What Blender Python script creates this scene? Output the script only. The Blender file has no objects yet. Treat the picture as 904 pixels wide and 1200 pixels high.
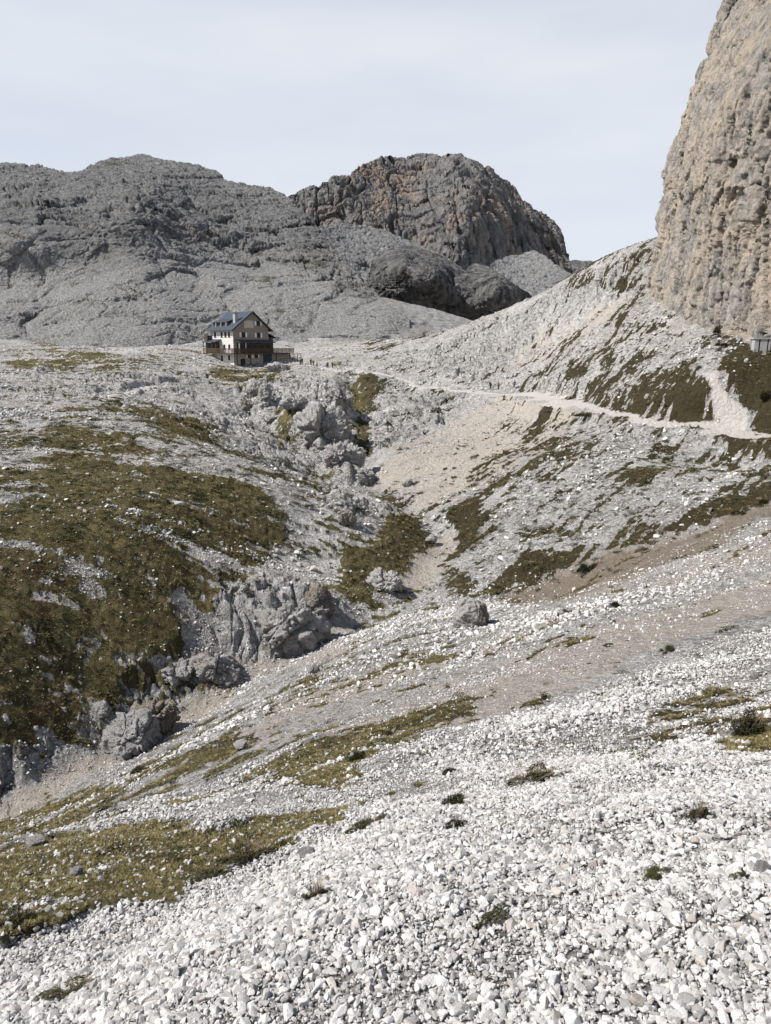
import bpy, bmesh, math, random
import numpy as np
from mathutils import Vector, Matrix, Euler

Q = 1.0                      # mesh resolution factor
rng = np.random.default_rng(7)
random.seed(7)
scene = bpy.context.scene
COL = scene.collection
R = math.radians

# ------------------------------------------------------------------ camera model (photo frame 904 x 1200)
FPX = 867.0
PITCH = math.atan(195.0 / FPX)
CP, SP = math.cos(PITCH), math.sin(PITCH)

def at(px, py, Y):
    rx, ry = (px - 452) / FPX, (600 - py) / FPX
    t = Y / (CP + ry * SP)
    return (rx * t, Y, t * (ry * CP - SP))

def at_np(px, py, Y):
    rx, ry = (px - 452) / FPX, (600 - py) / FPX
    t = Y / (CP + ry * SP)
    return rx * t, Y, t * (ry * CP - SP)

def proj(x, y, z):
    d = y * CP - z * SP
    u = y * SP + z * CP
    ok = d > 0.2
    d = np.where(ok, d, 0.2)
    return np.where(ok, 452 + FPX * x / d, -9999), np.where(ok, 600 - FPX * u / d, 99999)

# ------------------------------------------------------------------ noise
_T = rng.random((512, 512)).astype(np.float32) * 2 - 1

def vn2(x, y, s=0):
    x = x + 37.17 * s + 1000.3; y = y + 91.7 * s + 1000.7
    xi = np.floor(x); yi = np.floor(y)
    fx = (x - xi).astype(np.float32); fy = (y - yi).astype(np.float32)
    xi = xi.astype(np.int64); yi = yi.astype(np.int64)
    fx = fx * fx * fx * (fx * (fx * 6 - 15) + 10); fy = fy * fy * fy * (fy * (fy * 6 - 15) + 10)
    x0 = xi & 511; x1 = (xi + 1) & 511; y0 = yi & 511; y1 = (yi + 1) & 511
    a = _T[x0, y0]; b = _T[x1, y0]; c = _T[x0, y1]; d = _T[x1, y1]
    return (a + (b - a) * fx) * (1 - fy) + (c + (d - c) * fx) * fy

def rot2(x, y, a):
    c, s = math.cos(a), math.sin(a)
    return x * c + y * s, -x * s + y * c

def fbm2(x, y, oct=4, s=0, gain=0.5):
    v = 0; a = 1; n = 0
    for k in range(oct):
        xx, yy = rot2(x * 2 ** k, y * 2 ** k, 0.7 * k + s)
        v = v + a * vn2(xx, yy, s + k); n += a; a *= gain
    return v / n * 1.6

_G = rng.random((65536,)).astype(np.float32) * 2 - 1
def vn3(x, y, z, s=0):
    x = x + 500.3 + s * 17.3; y = y + 500.1 + s * 7.7; z = z + 500.9 + s * 3.1
    xi = np.floor(x); yi = np.floor(y); zi = np.floor(z)
    fx = (x - xi).astype(np.float32); fy = (y - yi).astype(np.float32); fz = (z - zi).astype(np.float32)
    xi = xi.astype(np.int64); yi = yi.astype(np.int64); zi = zi.astype(np.int64)
    fx = fx * fx * (3 - 2 * fx); fy = fy * fy * (3 - 2 * fy); fz = fz * fz * (3 - 2 * fz)
    def h(i, j, k):
        n = (i * 73856093) ^ (j * 19349663) ^ (k * 83492791)
        n = (n ^ (n >> 13)) * 1274126177
        return _G[(n >> 8) & 65535]
    r = 0
    for di in (0, 1):
        wx = fx if di else 1 - fx
        for dj in (0, 1):
            wy = fy if dj else 1 - fy
            for dk in (0, 1):
                wz = fz if dk else 1 - fz
                r = r + h(xi + di, yi + dj, zi + dk) * wx * wy * wz
    return r

def facet3(x, y, z, s=0):
    """cell noise: every cell a tilted broken face; returns step height and distance to the nearest crack"""
    x = np.asarray(x) + 300.1 + 13.7 * s; y = np.asarray(y) + 300.7 + 5.1 * s; z = np.asarray(z) + 300.3 + 3.3 * s
    sh = x.shape; x, y, z = x.ravel(), y.ravel(), z.ravel()
    xi = np.floor(x).astype(np.int64); yi = np.floor(y).astype(np.int64); zi = np.floor(z).astype(np.int64)
    f1 = np.full(x.shape, 9.0, np.float32); f2 = f1.copy(); out = np.zeros(x.shape, np.float32)
    for di in (-1, 0, 1):
        for dj in (-1, 0, 1):
            for dk in (-1, 0, 1):
                i, j, k = xi + di, yi + dj, zi + dk
                n = (i * 73856093) ^ (j * 19349663) ^ (k * 83492791); n = (n ^ (n >> 13)) * 1274126177; n = (n ^ (n >> 11)) & 0xffffffff
                a, b, c = _G[n & 65535], _G[(n >> 7) & 65535], _G[(n >> 13) & 65535]
                dx = x - (i + .5 + .42 * a); dy = y - (j + .5 + .42 * b); dz = z - (k + .5 + .42 * c)
                d = np.sqrt(dx * dx + dy * dy + dz * dz).astype(np.float32)
                v = (.35 * _G[(n >> 4) & 65535] + .75 * (dx * _G[(n >> 9) & 65535] + dy * _G[(n >> 15) & 65535] + dz * _G[(n >> 5) & 65535])).astype(np.float32)
                m = d < f1
                f2 = np.where(m, f1, np.minimum(f2, d)); out = np.where(m, v, out); f1 = np.where(m, d, f1)
    return out.reshape(sh), (f2 - f1).reshape(sh)

def ss(a, b, x):
    t = np.clip((x - a) / (b - a), 0, 1)
    return t * t * (3 - 2 * t)

# ------------------------------------------------------------------ base terrain: heights through surveyed points
CTRL = [
 # near slope
 (452,1200,4.0),(0,1200,4.6),(904,1200,3.5),(0,1080,7.6),(0,1000,12.5),(452,1000,8.0),(904,1000,6.4),
 (452,900,15),(680,900,12.5),(904,900,10.5),(452,800,30),(680,800,22),(904,800,18.5),(230,930,20),(200,1050,8.6),
 (230,870,29),(452,745,43),(680,725,35),(560,760,33),(904,700,31),(904,640,43),(800,700,36),(700,700,41),(790,655,46),(340,800,38),
 (904,612,49),
 # tributary behind near slope edge
 (904,600,56),(800,638,54),(700,676,53),(640,698,54),(580,705,55),
 # main stream
 (0,925,34),(60,900,35.5),(130,872,38),(300,778,47),(380,742,51),(480,690,59),(520,632,72),(480,590,85),(430,552,100),
 (430,500,124),
 # left slope
 (0,870,35.8),(0,800,38.5),(0,700,44),(0,600,52),(0,500,80),(0,474,96),(0,462,120),(0,440,150),(0,412,180),
 (100,800,42.5),(200,700,49),(200,600,58),(200,500,88),(300,550,76),(400,600,72),(380,690,58),(250,750,48.5),(300,640,60),(100,650,49),(100,550,65),
 (150,470,112),(150,440,145),(150,412,182),(240,450,150),(60,411,182),
 # ravine, knoll
 (300,482,138),(350,512,118),(390,552,99),(380,470,140),(330,450,160),(380,500,128),(340,560,90),
 # hut
 (275,428,188),(320,433,184),(370,426,180),(215,412,194),(240,402,215),(300,402,222),(350,405,225),
 # trail
 (440,437,170),(500,453,160),(550,458,152),(600,461,146),(650,470,128),(700,479,113),(760,493,100),(810,504,93),(860,509,89),(904,514,84),
 # below trail
 (700,600,68),(700,560,78),(700,520,92),(904,560,66),(904,530,78),(560,605,76),(600,560,88),(600,500,124),(520,540,106),(490,565,97),(540,500,130),(470,500,128),(800,600,60),(800,550,73),(620,650,62),(560,660,64),
 # above trail
 (904,480,91),(904,440,98),(890,412,104),(835,436,99),(870,490,92),(750,430,120),(840,385,122),(755,347,150),(700,380,150),(760,290,172),(700,312,180),(650,336,190),(560,376,200),(600,400,178),(500,410,190),(650,400,165),(560,430,168),
 (470,420,182),
]
XYZ = [at(*c) for c in CTRL]
XYZ += [(-14,-6,-3.2),(0,-6,.4),(14,-6,3.6),(9,4,-1.6),(-9,4,-7.2),(16,12,-4.2),(-40,20,-17),(-60,40,-9),(-70,80,-4),(-90,130,-2),(-130,200,5),
        (40,40,-7),(42,60,-6),(44,80,-5),(75,95,6),(80,130,12),(75,170,24),(80,60,2),(60,20,2),(60,-30,14),(-60,-30,-14),(-100,0,-10),
        (-110,60,2),(-150,120,12),(-60,215,0),(-100,230,2),(10,235,2),(40,240,-2),(80,240,15),(0,270,4),(-80,280,6),(60,300,0),(120,220,35),(130,120,30),(0,-60,10)]
XYZ = np.array(XYZ, dtype=np.float64)

def tps_fit(P, v, lam):
    n = len(P)
    d2 = ((P[:, None] - P[None]) ** 2).sum(-1)
    K = 0.5 * d2 * np.log(d2 + 1e-9) + lam * np.eye(n)
    A = np.zeros((n + 3, n + 3)); A[:n, :n] = K; A[:n, n] = 1; A[:n, n + 1:] = P; A[n, :n] = 1; A[n + 1:, :n] = P.T
    return np.linalg.solve(A, np.concatenate([v, np.zeros(3)]))

SC = 50.0
_P = XYZ[:, :2] / SC
_W = tps_fit(_P, XYZ[:, 2], 2e-4)

def base_h(x, y):
    sh = x.shape; x = x.ravel(); y = y.ravel(); out = np.empty(x.shape, np.float32)
    # beyond the survey the height settles on a plain
    for i in range(0, len(x), 60000):
        xs = np.clip(x[i:i+60000], -170, 150) / SC; ys = np.clip(y[i:i+60000], -70, 300) / SC
        d2 = (xs[:, None] - _P[None, :, 0]) ** 2 + (ys[:, None] - _P[None, :, 1]) ** 2
        d2 = d2.astype(np.float32) + 1e-9
        out[i:i+60000] = (0.5 * d2 * np.log(d2)) @ _W[:-3].astype(np.float32) + _W[-3] + _W[-2] * xs + _W[-1] * ys
    return out.reshape(sh)

# ------------------------------------------------------------------ ground cover maps (452 x 600 cells over the photographed valley)
MW, MH = 452, 600
_gy, _gx = np.mgrid[0:MH, 0:MW]
_gx = _gx * 2.0 + 1; _gy = _gy * 2.0 + 1

def inpoly(poly):
    ins = np.zeros(_gx.shape, bool)
    n = len(poly)
    for i in range(n):
        x1, y1 = poly[i]; x2, y2 = poly[(i + 1) % n]
        if y1 == y2: continue
        c = ((_gy < y1) != (_gy < y2)) & (_gx < (x2 - x1) * (_gy - y1) / (y2 - y1) + x1)
        ins ^= c
    return ins

def blur(a, k):
    for _ in range(2):
        for ax in (0, 1):
            p = np.pad(a, [(k, k) if i == ax else (0, 0) for i in (0, 1)], mode='edge')
            c = np.cumsum(p, axis=ax); c = np.concatenate([np.zeros_like(np.take(c, [0], ax)), c], axis=ax)
            n = a.shape[ax]
            a = (np.take(c, np.arange(2 * k + 1, 2 * k + 1 + n), ax) - np.take(c, np.arange(0, n), ax)) / (2 * k + 1)
    return a

def paint(spec, b=3, base=0.0):
    m = np.full(_gx.shape, base)
    for v, poly in spec:
        m[inpoly(poly)] = v
    return blur(m, b).astype(np.float32)

M_GRASS = paint([
 (.10,[(0,395),(904,395),(904,1200),(0,1200)]),
 (.30,[(0,478),(140,470),(330,540),(430,600),(400,650),(330,640),(0,520)]),
 (.84,[(0,500),(60,515),(95,505),(140,515),(200,545),(265,565),(325,590),(350,615),(320,640),(300,675),(262,690),(240,735),(190,765),(130,800),(100,830),(50,858),(0,872)]),
 (.34,[(0,505),(62,515),(50,560),(0,600)]),
 (.5,[(0,560),(50,560),(50,580),(0,600)]),
 (.62,[(30,665),(120,640),(150,690),(60,730)]),
 (.60,[(235,650),(310,630),(300,690),(240,720)]),
 (.55,[(90,780),(230,740),(215,800),(90,860),(40,880)]),
 (.80,[(5,420),(40,410),(110,412),(150,418),(130,428),(60,430),(10,432)]),
 (.45,[(100,425),(200,410),(240,418),(180,430),(110,440)]),
 (.88,[(140,478),(230,488),(265,505),(250,516),(190,502)]),
 (.80,[(245,428),(345,436),(330,452),(285,462),(250,445)]),
 (.85,[(402,440),(440,438),(455,455),(432,480),(428,520),(415,532),(412,480)]),
 (.85,[(322,478),(345,470),(340,500),(355,515),(330,512)]),
 (.80,[(358,545),(390,540),(392,560),(375,568)]),
 (.55,[(410,400),(470,390),(520,395),(470,408),(430,415)]),
 (.97,[(398,702),(403,640),(440,635),(460,610),(490,600),(512,628),(490,650),(470,660),(430,700)]),
 (.90,[(515,610),(560,600),(572,612),(545,642),(520,625)]),
 (.82,[(518,652),(560,640),(545,690),(515,682)]),
 (.75,[(455,572),(500,590),(485,600),(440,585)]),
 (.72,[(395,735),(450,700),(475,700),(440,740)]),
 (.66,[(690,478),(760,440),(815,420),(835,435),(835,470),(852,502),(760,485)]),
 (.50,[(660,430),(740,370),(830,360),(860,400),(780,420),(700,455)]),
 (.90,[(843,436),(904,412),(904,508),(880,492),(870,462)]),
 (.80,[(855,400),(904,410),(904,420),(835,432)]),
 (.74,[(640,545),(672,482),(760,502),(904,522),(904,548),(820,540),(740,558),(690,582),(650,570)]),
 (.27,[(520,600),(600,520),(690,480),(904,540),(904,598),(760,620),(640,690),(560,690)]),
 (.27,[(600,450),(760,330),(860,380),(740,440),(690,474)]),
 (.12,[(450,430),(560,380),(700,320),(640,430),(560,450)]),
 (.78,[(560,690),(600,655),(640,648),(700,652),(680,675),(640,680),(600,705)]),
 (.80,[(520,600),(560,598),(560,640),(530,640)]),
 (.85,[(560,702),(640,664),(700,640),(830,598),(904,570),(904,582),(830,612),(700,652),(640,676),(590,700)]),
 (.85,[(690,590),(760,555),(763,561),(695,599)]),
 (.85,[(600,640),(650,608),(656,614),(605,649)]),
 (.85,[(540,600),(600,543),(608,549),(549,608)]),
 (.85,[(610,516),(648,478),(655,486),(618,524)]),
 (.80,[(560,522),(602,488),(607,494),(566,530)]),
 (.85,[(700,560),(780,520),(800,526),(710,572)]),
 (.80,[(640,560),(690,520),(697,526),(648,568)]),
 (.80,[(660,440),(760,372),(765,380),(668,450)]),
 (.80,[(690,462),(760,410),(768,418),(700,470)]),
 (.75,[(620,600),(680,565),(685,572),(626,608)]),
 (1.0,[(795,446),(818,440),(827,452),(834,470),(850,488),(855,497),(848,503),(790,496)]),
 (1.0,[(852,432),(904,415),(904,508),(876,504),(884,488),(878,472),(856,452)]),
 (.95,[(852,512),(904,520),(904,540),(850,530)]),
 (.82,[(0,965),(80,945),(180,962),(250,975),(330,955),(395,945),(430,962),(300,1000),(250,1030),(200,1050),(110,1060),(30,1075),(0,1090)]),
 (.60,[(0,940),(100,925),(200,930),(250,950),(120,950),(0,970)]),
 (.74,[(150,925),(280,862),(420,842),(560,812),(582,822),(540,848),(440,885),(400,925),(360,915),(330,905),(230,915),(190,935)]),
 (.06,[(200,940),(230,922),(330,910),(400,925),(350,950),(230,965)]),
 (.38,[(640,965),(700,900),(760,840),(830,790),(904,755),(904,885),(830,895),(780,915),(700,945)]),
 (.80,[(838,878),(860,850),(904,828),(904,868),(870,880)]),
 (.02,[(0,1100),(120,1075),(260,1050),(460,960),(600,960),(800,910),(904,890),(904,1200),(0,1200)]),
 (.45,[(60,1165),(115,1150),(100,1175),(60,1180)]),
 (.45,[(550,1075),(610,1065),(600,1090),(560,1095)]),
 (.5,[(740,1030),(800,1015),(800,1030),(750,1040)]),
 (.0,[(430,540),(500,505),(560,470),(610,475),(560,540),(520,590),(480,590)]),
 (.0,[(485,640),(520,610),(540,622),(520,650),(515,690),(485,690)]),
])
M_SOIL = paint([
 (.12,[(0,395),(904,395),(904,1200),(0,1200)]),
 (1.0,[(585,705),(640,672),(700,648),(760,636),(820,615),(904,588),(904,604),(830,640),(740,678),(650,712)]),
 (1.0,[(480,645),(500,612),(535,612),(540,628),(522,650),(515,690),(480,692),(400,735),(480,760),(400,775),(300,780),(230,820),(120,880),(0,955),(0,915),(60,895),(130,855),(210,800),(280,765),(330,755),(380,728),(470,690)]),
 (.80,[(430,540),(500,505),(590,465),(690,482),(640,520),(560,565),(520,600),(480,590)]),
 (.85,[(560,540),(640,480),(680,482),(640,530)]),
 (.62,[(480,770),(640,715),(904,615),(904,720),(830,740),(660,800),(540,850),(300,880),(300,820)]),
 (.7,[(560,440),(640,380),(740,330),(740,360),(640,430)]),
 (.45,[(250,700),(340,660),(385,690),(380,720),(300,760)]),
 (.55,[(640,965),(700,900),(760,840),(830,790),(904,755),(904,885),(830,895),(700,945)]),
])
M_ROCK = paint([   # bedrock showing: rougher, greyer
 (.15,[(0,395),(904,395),(904,1200),(0,1200)]),
 (.6,[(0,425),(150,430),(330,440),(440,440),(430,545),(380,590),(250,520),(120,470),(0,470)]),
 (1.0,[(285,450),(345,440),(430,450),(425,530),(385,540),(330,510),(290,490)]),
 (.7,[(440,440),(560,460),(520,500),(430,540)]),
 (.7,[(230,470),(300,480),(430,590),(300,540)]),
 (.8,[(460,420),(560,375),(760,285),(760,340),(650,400),(560,450)]),
 (.62,[(230,740),(260,700),(330,670),(385,680),(390,710),(330,760),(210,800),(120,850),(0,905),(0,870),(110,820),(160,780)]),
 (.0,[(250,1000),(904,700),(904,1200),(0,1200),(0,1090)]),
])
M_COARSE = paint([  # coarse block cover 1, fine gravel 0
 (.5,[(0,395),(904,395),(904,1200),(0,1200)]),
 (.12,[(430,540),(500,505),(590,465),(690,482),(640,520),(560,565),(520,600),(480,590)]),
 (.25,[(560,600),(904,480),(904,590),(600,690)]),
 (.35,[(0,935),(130,880),(300,790),(480,755),(560,790),(280,860),(0,960)]),
 (.05,[(485,645),(505,612),(540,612),(540,628),(525,655),(515,700),(480,720),(400,745),(300,785),(280,770),(380,725),(470,690)]),
 (.08,[(195,948),(230,925),(330,912),(400,928),(340,950),(230,965)]),
 (.12,[(300,880),(520,800),(660,740),(904,610),(904,800),(700,880),(460,950),(430,880)]),
 (.75,[(460,900),(904,730),(904,760),(560,930)]),
 (.75,[(0,1090),(120,1065),(260,1040),(460,950),(600,950),(800,910),(904,890),(904,1200),(0,1200)]),
 (1.,[(0,1140),(300,1080),(500,1010),(904,960),(904,1200),(0,1200)]),
],8)
M_BANK = paint([(1.,[(585,708),(640,674),(700,650),(760,638),(820,617),(904,590),(904,606),(830,642),(740,680),(650,714)])],2)
M_RIGHT = paint([(1.,[(430,560),(430,380),(904,200),(904,595),(640,690),(520,700),(500,640)])],6)
M_LEFT = paint([(1.,[(430,560),(430,380),(0,380),(0,915),(130,870),(380,730),(500,650)])],6)

def samp(M, px, py):
    fx = np.clip((px - 1) / 2, 0, MW - 1.001); fy = np.clip((py - 1) / 2, 0, MH - 1.001)
    i = fx.astype(np.int32); j = fy.astype(np.int32); u = fx - i; v = fy - j
    return (M[j, i] * (1 - u) + M[j, i + 1] * u) * (1 - v) + (M[j + 1, i] * (1 - u) + M[j + 1, i + 1] * u) * v

# trails: (px, py, Y, half width m)
TRAIL = [(360,428,181,.7),(400,436,176,.9),(440,438,170,1.0),(500,454,160,.9),(550,459,152,.8),(600,461,146,.9),(650,470,128,.9),(700,479,113,.9),(760,493,100,.9),(800,504,94,.7),(860,509,89,.9),(904,514,84,1.0),(990,530,74,1.0)]
SPUR = [(833,436,100,1.2),(842,462,95,1.3),(858,484,91.5,1.45),(862,500,90,1.5),(852,508,89.3,.8)]
HUTP = [(-60,500,100,.9),(0,480,105,1.0),(55,472,109,.9),(120,466,122,.6),(180,456,142,.5),(240,448,158,.4)]
def poly3(L):
    P = np.array([at(a, b, c) for a, b, c, d in L]); return P, np.array([l[3] for l in L])
PATHS = [poly3(TRAIL), poly3(HUTP)]
M_SPUR = paint([(1.,[(820,437),(829,441),(837,468),(854,486),(860,494),(856,506),(870,507),(878,489),(871,476),(849,458),(842,447),(844,434)])],1)
TRENCH = [([(292,476,140),(325,502,124),(350,515,117),(390,556,99),(430,556,99)], 2.6, 2.2), ([(412,442,165),(420,480,136),(422,520,116),(430,552,100)], 3.0, 2.4), ([(430,552,100),(480,592,85),(518,632,72),(482,692,59),(380,742,51),(300,778,47),(130,874,38),(0,926,34)], 2.4, 1.1)]
# put the path heights on the terrain
def path_field(x, y):
    best = np.full(x.shape, 99.0, np.float32); hz = np.zeros(x.shape, np.float32)
    for P, Wd in PATHS:
        for k in range(len(P) - 1):
            ax, ay, az = P[k]; bx, by, bz = P[k + 1]
            dx, dy = bx - ax, by - ay
            t = np.clip(((x - ax) * dx + (y - ay) * dy) / (dx * dx + dy * dy), 0, 1)
            d = np.hypot(x - ax - t * dx, y - ay - t * dy) / (Wd[k] + (Wd[k + 1] - Wd[k]) * t)
            m = d < best
            best = np.where(m, d, best); hz = np.where(m, az + t * (bz - az), hz)
    return best, hz

DIRS = {'N': math.atan2(.47, .88), 'R': math.atan2(.78, .62), 'L': .12}

def _kn(px, py, Y, r, h):
    p = at(px, py, Y); return (p[0], p[1] + r, r, h)
KNOLLS = [_kn(385, 500, 128, 5.0, 3.6), _kn(365, 490, 132, 3.4, 2.2), _kn(400, 530, 116, 3.0, 2.4), _kn(345, 480, 140, 3.2, 1.6), _kn(415, 560, 101, 2.2, 1.3),
          _kn(300, 455, 150, 3, 1.5), _kn(325, 735, 49.5, 2.4, 1.6), _kn(360, 715, 53, 1.9, 1.7), _kn(285, 745, 48.5, 1.6, .9), _kn(405, 610, 72, 1.5, 1.0), _kn(240, 500, 105, 4, 1.2), _kn(430, 600, 76, 2.5, .9)]
def terrain(x, y, full=True):
    """height and cover of the ground at (x, y)"""
    x = np.asarray(x, np.float64); y = np.asarray(y, np.float64)
    r = np.hypot(x, y) + 1e-3
    z = base_h(x, y).astype(np.float64)
    px, py = proj(x, y, z)
    wx = px + 10 * fbm2(x * .35, y * .35, 3, 3) * np.clip(60 / r, .25, 1.2) ; wy = py + 7 * fbm2(x * .35, y * .35, 3, 5) * np.clip(60 / r, .25, 1.2)
    inside = (px > -120) & (px < 1024) & (py < 1400) & (py > 340)
    G = samp(M_GRASS, wx, wy); S = samp(M_SOIL, wx, wy); K = samp(M_ROCK, wx, wy); C = samp(M_COARSE, wx, wy); BK = np.where(inside, samp(M_BANK, wx, wy), 0)
    RR = samp(M_RIGHT, px, py); LL = samp(M_LEFT, px, py)
    G = np.where(inside, G, .3 + .3 * fbm2(x / 30, y / 30, 3, 8)); 
    # paths
    wv = np.clip(r / 120, .2, 1)
    pd, pz = path_field(x + wv * 1.5 * fbm2(x / 7, y / 7, 2, 12), y + wv * 3.0 * fbm2(x / 7, y / 7, 2, 14))
    pd = pd / 1.6
    pn = pd + .55 * fbm2(x * .6, y * .6, 3, 11)
    P = 1 - ss(.85, 1.15, pn)
    bench = 1 - ss(1.0, 3.0, pd)
    z = z * (1 - .75 * bench) + pz * .75 * bench
    # streak noise along the fall line of each slope
    P = np.maximum(P, ss(.4, .6, np.where(inside, samp(M_SPUR, px, py), 0)))
    cut = 0
    for pts, wd, dp in TRENCH:
        Q3 = [at(*q) for q in pts]; best = np.full(x.shape, 99.0)
        for (ax, ay, _), (bx, by, _) in zip(Q3[:-1], Q3[1:]):
            dx, dy = bx - ax, by - ay; t_ = np.clip(((x - ax) * dx + (y - ay) * dy) / (dx * dx + dy * dy), 0, 1)
            best = np.minimum(best, np.hypot(x - ax - t_ * dx, y - ay - t_ * dy))
        cut = np.maximum(cut, dp * np.exp(-(best / wd) ** 2))
    z = z - cut * (1 - bench)
    def streak(fx, fy, s, st=4.5, o=3):
        out = 0
        for key, w in (('N', np.clip(1 - RR - LL, 0, 1)), ('R', RR), ('L', LL)):
            u, v = rot2(x, y, DIRS[key])
            out = out + w * fbm2(u * fx / st, v * fx, o, s)
        return out
    cell = np.clip(r * .012, .12, 1.2)   # clump size grows in steps of patches further away where only large ones show
    n = .7 * streak(.42, 0, 21, 6, 3) + .35 * fbm2(x * .9, y * .9, 3, 31) + .9 * streak(1.5, 0, 41, 4.5, 4) + .35 * streak(3.2, 0, 45, 4, 3) * RR + .4 * fbm2(x * 3, y * 3, 3, 35) * ss(110, 40, r)
    n = n + .7 * fbm2(x * 1.7, y * 1.7, 4, 37, .7) + .7 * fbm2(x / 4.5, y / 4.5, 4, 39)
    g = ss(-.40, .40, (G - .50) * 2.5 + n * .95)
    g = g * (1 - P)
    S = np.clip(S + .35 * streak(.3, 0, 51, 6) , 0, 1)
    C = np.clip(C + .5 * streak(.25, 0, 61, 6), 0, 1)
    K = np.clip(K + .3 * fbm2(x / 5, y / 5, 3, 71), 0, 1)
    # relief
    disp = 0
    # hummocks of bedrock between hut and gully
    for hx, hy, hr, hh in KNOLLS:
        q = np.exp(-((x - hx) ** 2 + (y - hy) ** 2) / (2 * hr * hr)); z = z + hh * q * (1 - bench); K = np.maximum(K, np.clip(q * 1.6, 0, 1)); g = g * (1 - np.clip(q * 2.2 - 1.1, 0, .95))
    rough = (.028 + .10 * K + .03 * C) * (1 - .6 * g) * (1 - .97 * bench)
    lam = 9.0; s = 100
    while lam > .06:
        fade = ss(1.6, 3.2, lam / (.0036 * r))
        if np.any(fade > 0):
            u, v = rot2(x, y, s * .9)
            nn = vn2(u / lam, v / lam, s)
            rid = 1 - 2 * np.abs(nn) ** .8
            a = rough * lam * (1.0 if lam < 4 else .7)
            disp = disp + fade * a * (nn * (1 - .65 * K) + rid * .65 * K) * (1.0 if lam > 1 else .85)
        lam *= .53; s += 1
    z = z + disp
    # broken bedrock faces
    sub = (K > .3) & (r < 230) & (r > 15)
    if np.any(sub):
        xs, ys, ks, rs = x[sub], y[sub], K[sub], r[sub]; dd = np.zeros(xs.shape)
        for q, lam in enumerate((6.0, 3.2, 1.7, .9)):
            wq = .35 * lam * vn2(xs / lam * 1.3, ys / lam * 1.3, 170 + q)
            fv, fe = facet3((xs + wq) / lam, (ys - wq) / lam, 0 * xs + .5 + q, 20 + q)
            dd = dd + ss(1.4, 2.6, lam / (.0036 * rs)) * lam * (.16, .20, .24, .26)[q] * (fv - .45 * (1 - ss(0, .12, fe)))
        z = z.copy(); z[sub] += dd * ss(.3, .8, ks) * (1 - bench[sub])
    # sod sits proud of the gravel, ruts between cushions
    z = z + g * np.clip(r * .0022, .02, .22) * (.6 + .8 * (fbm2(x * 2.2, y * 2.2, 2, 81)))
    # runnels on the screes
    z = z + (1 - g) * (1 - bench) * .05 * np.clip(r / 40, .3, 2.2) * streak(.55, 0, 91, 7, 3) * (1 - K)
    tint = .5 + .5 * streak(.35, 0, 131, 9, 3) + .35 * streak(1.5, 0, 141, 9, 3)
    return z, dict(heath=np.clip(RR * 1.0 + .9 * (1 - LL) * (px > 600) * (py > 740) + .65 * (px > 250) * (px < 600) * (py > 790) * (py < 935) + ss(.9, .97, G) * .6 * (np.hypot(x, y) > 45), 0, 1), tint=tint, bank=BK, coarse_raw=C, grass=g, soil=S, rock=K, path=P, coarse=C, G=G, px=px, py=py)

# ------------------------------------------------------------------ mesh helpers
def grid_mesh(name, X, Y, Z, attrs=None, closed=False, mat=None):
    nr, nc = X.shape
    co = np.stack([X, Y, Z], -1).reshape(-1, 3).astype(np.float32)
    i = np.arange(nr - 1)[:, None] * nc; 
    if closed:
        j = np.arange(nc)[None]; j2 = (j + 1) % nc
    else:
        j = np.arange(nc - 1)[None]; j2 = j + 1
    F = np.stack([i + j, i + j2, i + nc + j2, i + nc + j], -1).reshape(-1, 4).astype(np.int32)
    me = bpy.data.meshes.new(name)
    me.vertices.add(len(co)); me.vertices.foreach_set('co', co.ravel())
    me.loops.add(F.size); me.loops.foreach_set('vertex_index', F.ravel())
    me.polygons.add(len(F)); me.polygons.foreach_set('loop_start', np.arange(0, F.size, 4, dtype=np.int32))
    me.polygons.foreach_set('use_smooth', np.ones(len(F), bool))
    me.update(calc_edges=True)
    for k, v in (attrs or {}).items():
        a = me.attributes.new(k, 'FLOAT', 'POINT'); a.data.foreach_set('value', np.ascontiguousarray(v, dtype=np.float32).ravel())
    if mat: me.materials.append(mat)
    return me

def link(name, me, kind=None, label=None, cat=None, group=None, parent=None):
    o = bpy.data.objects.new(name, me); COL.objects.link(o)
    if kind: o['kind'] = kind
    if label: o['label'] = label
    if cat: o['category'] = cat
    if group: o['group'] = group
    if parent: o.parent = parent
    return o

def empty(name, loc, rz, label, cat, group=None):
    o = bpy.data.objects.new(name, None); COL.objects.link(o)
    o.location = loc; o.rotation_euler = (0, 0, rz); o['label'] = label; o['category'] = cat
    if group: o['group'] = group
    return o

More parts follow.
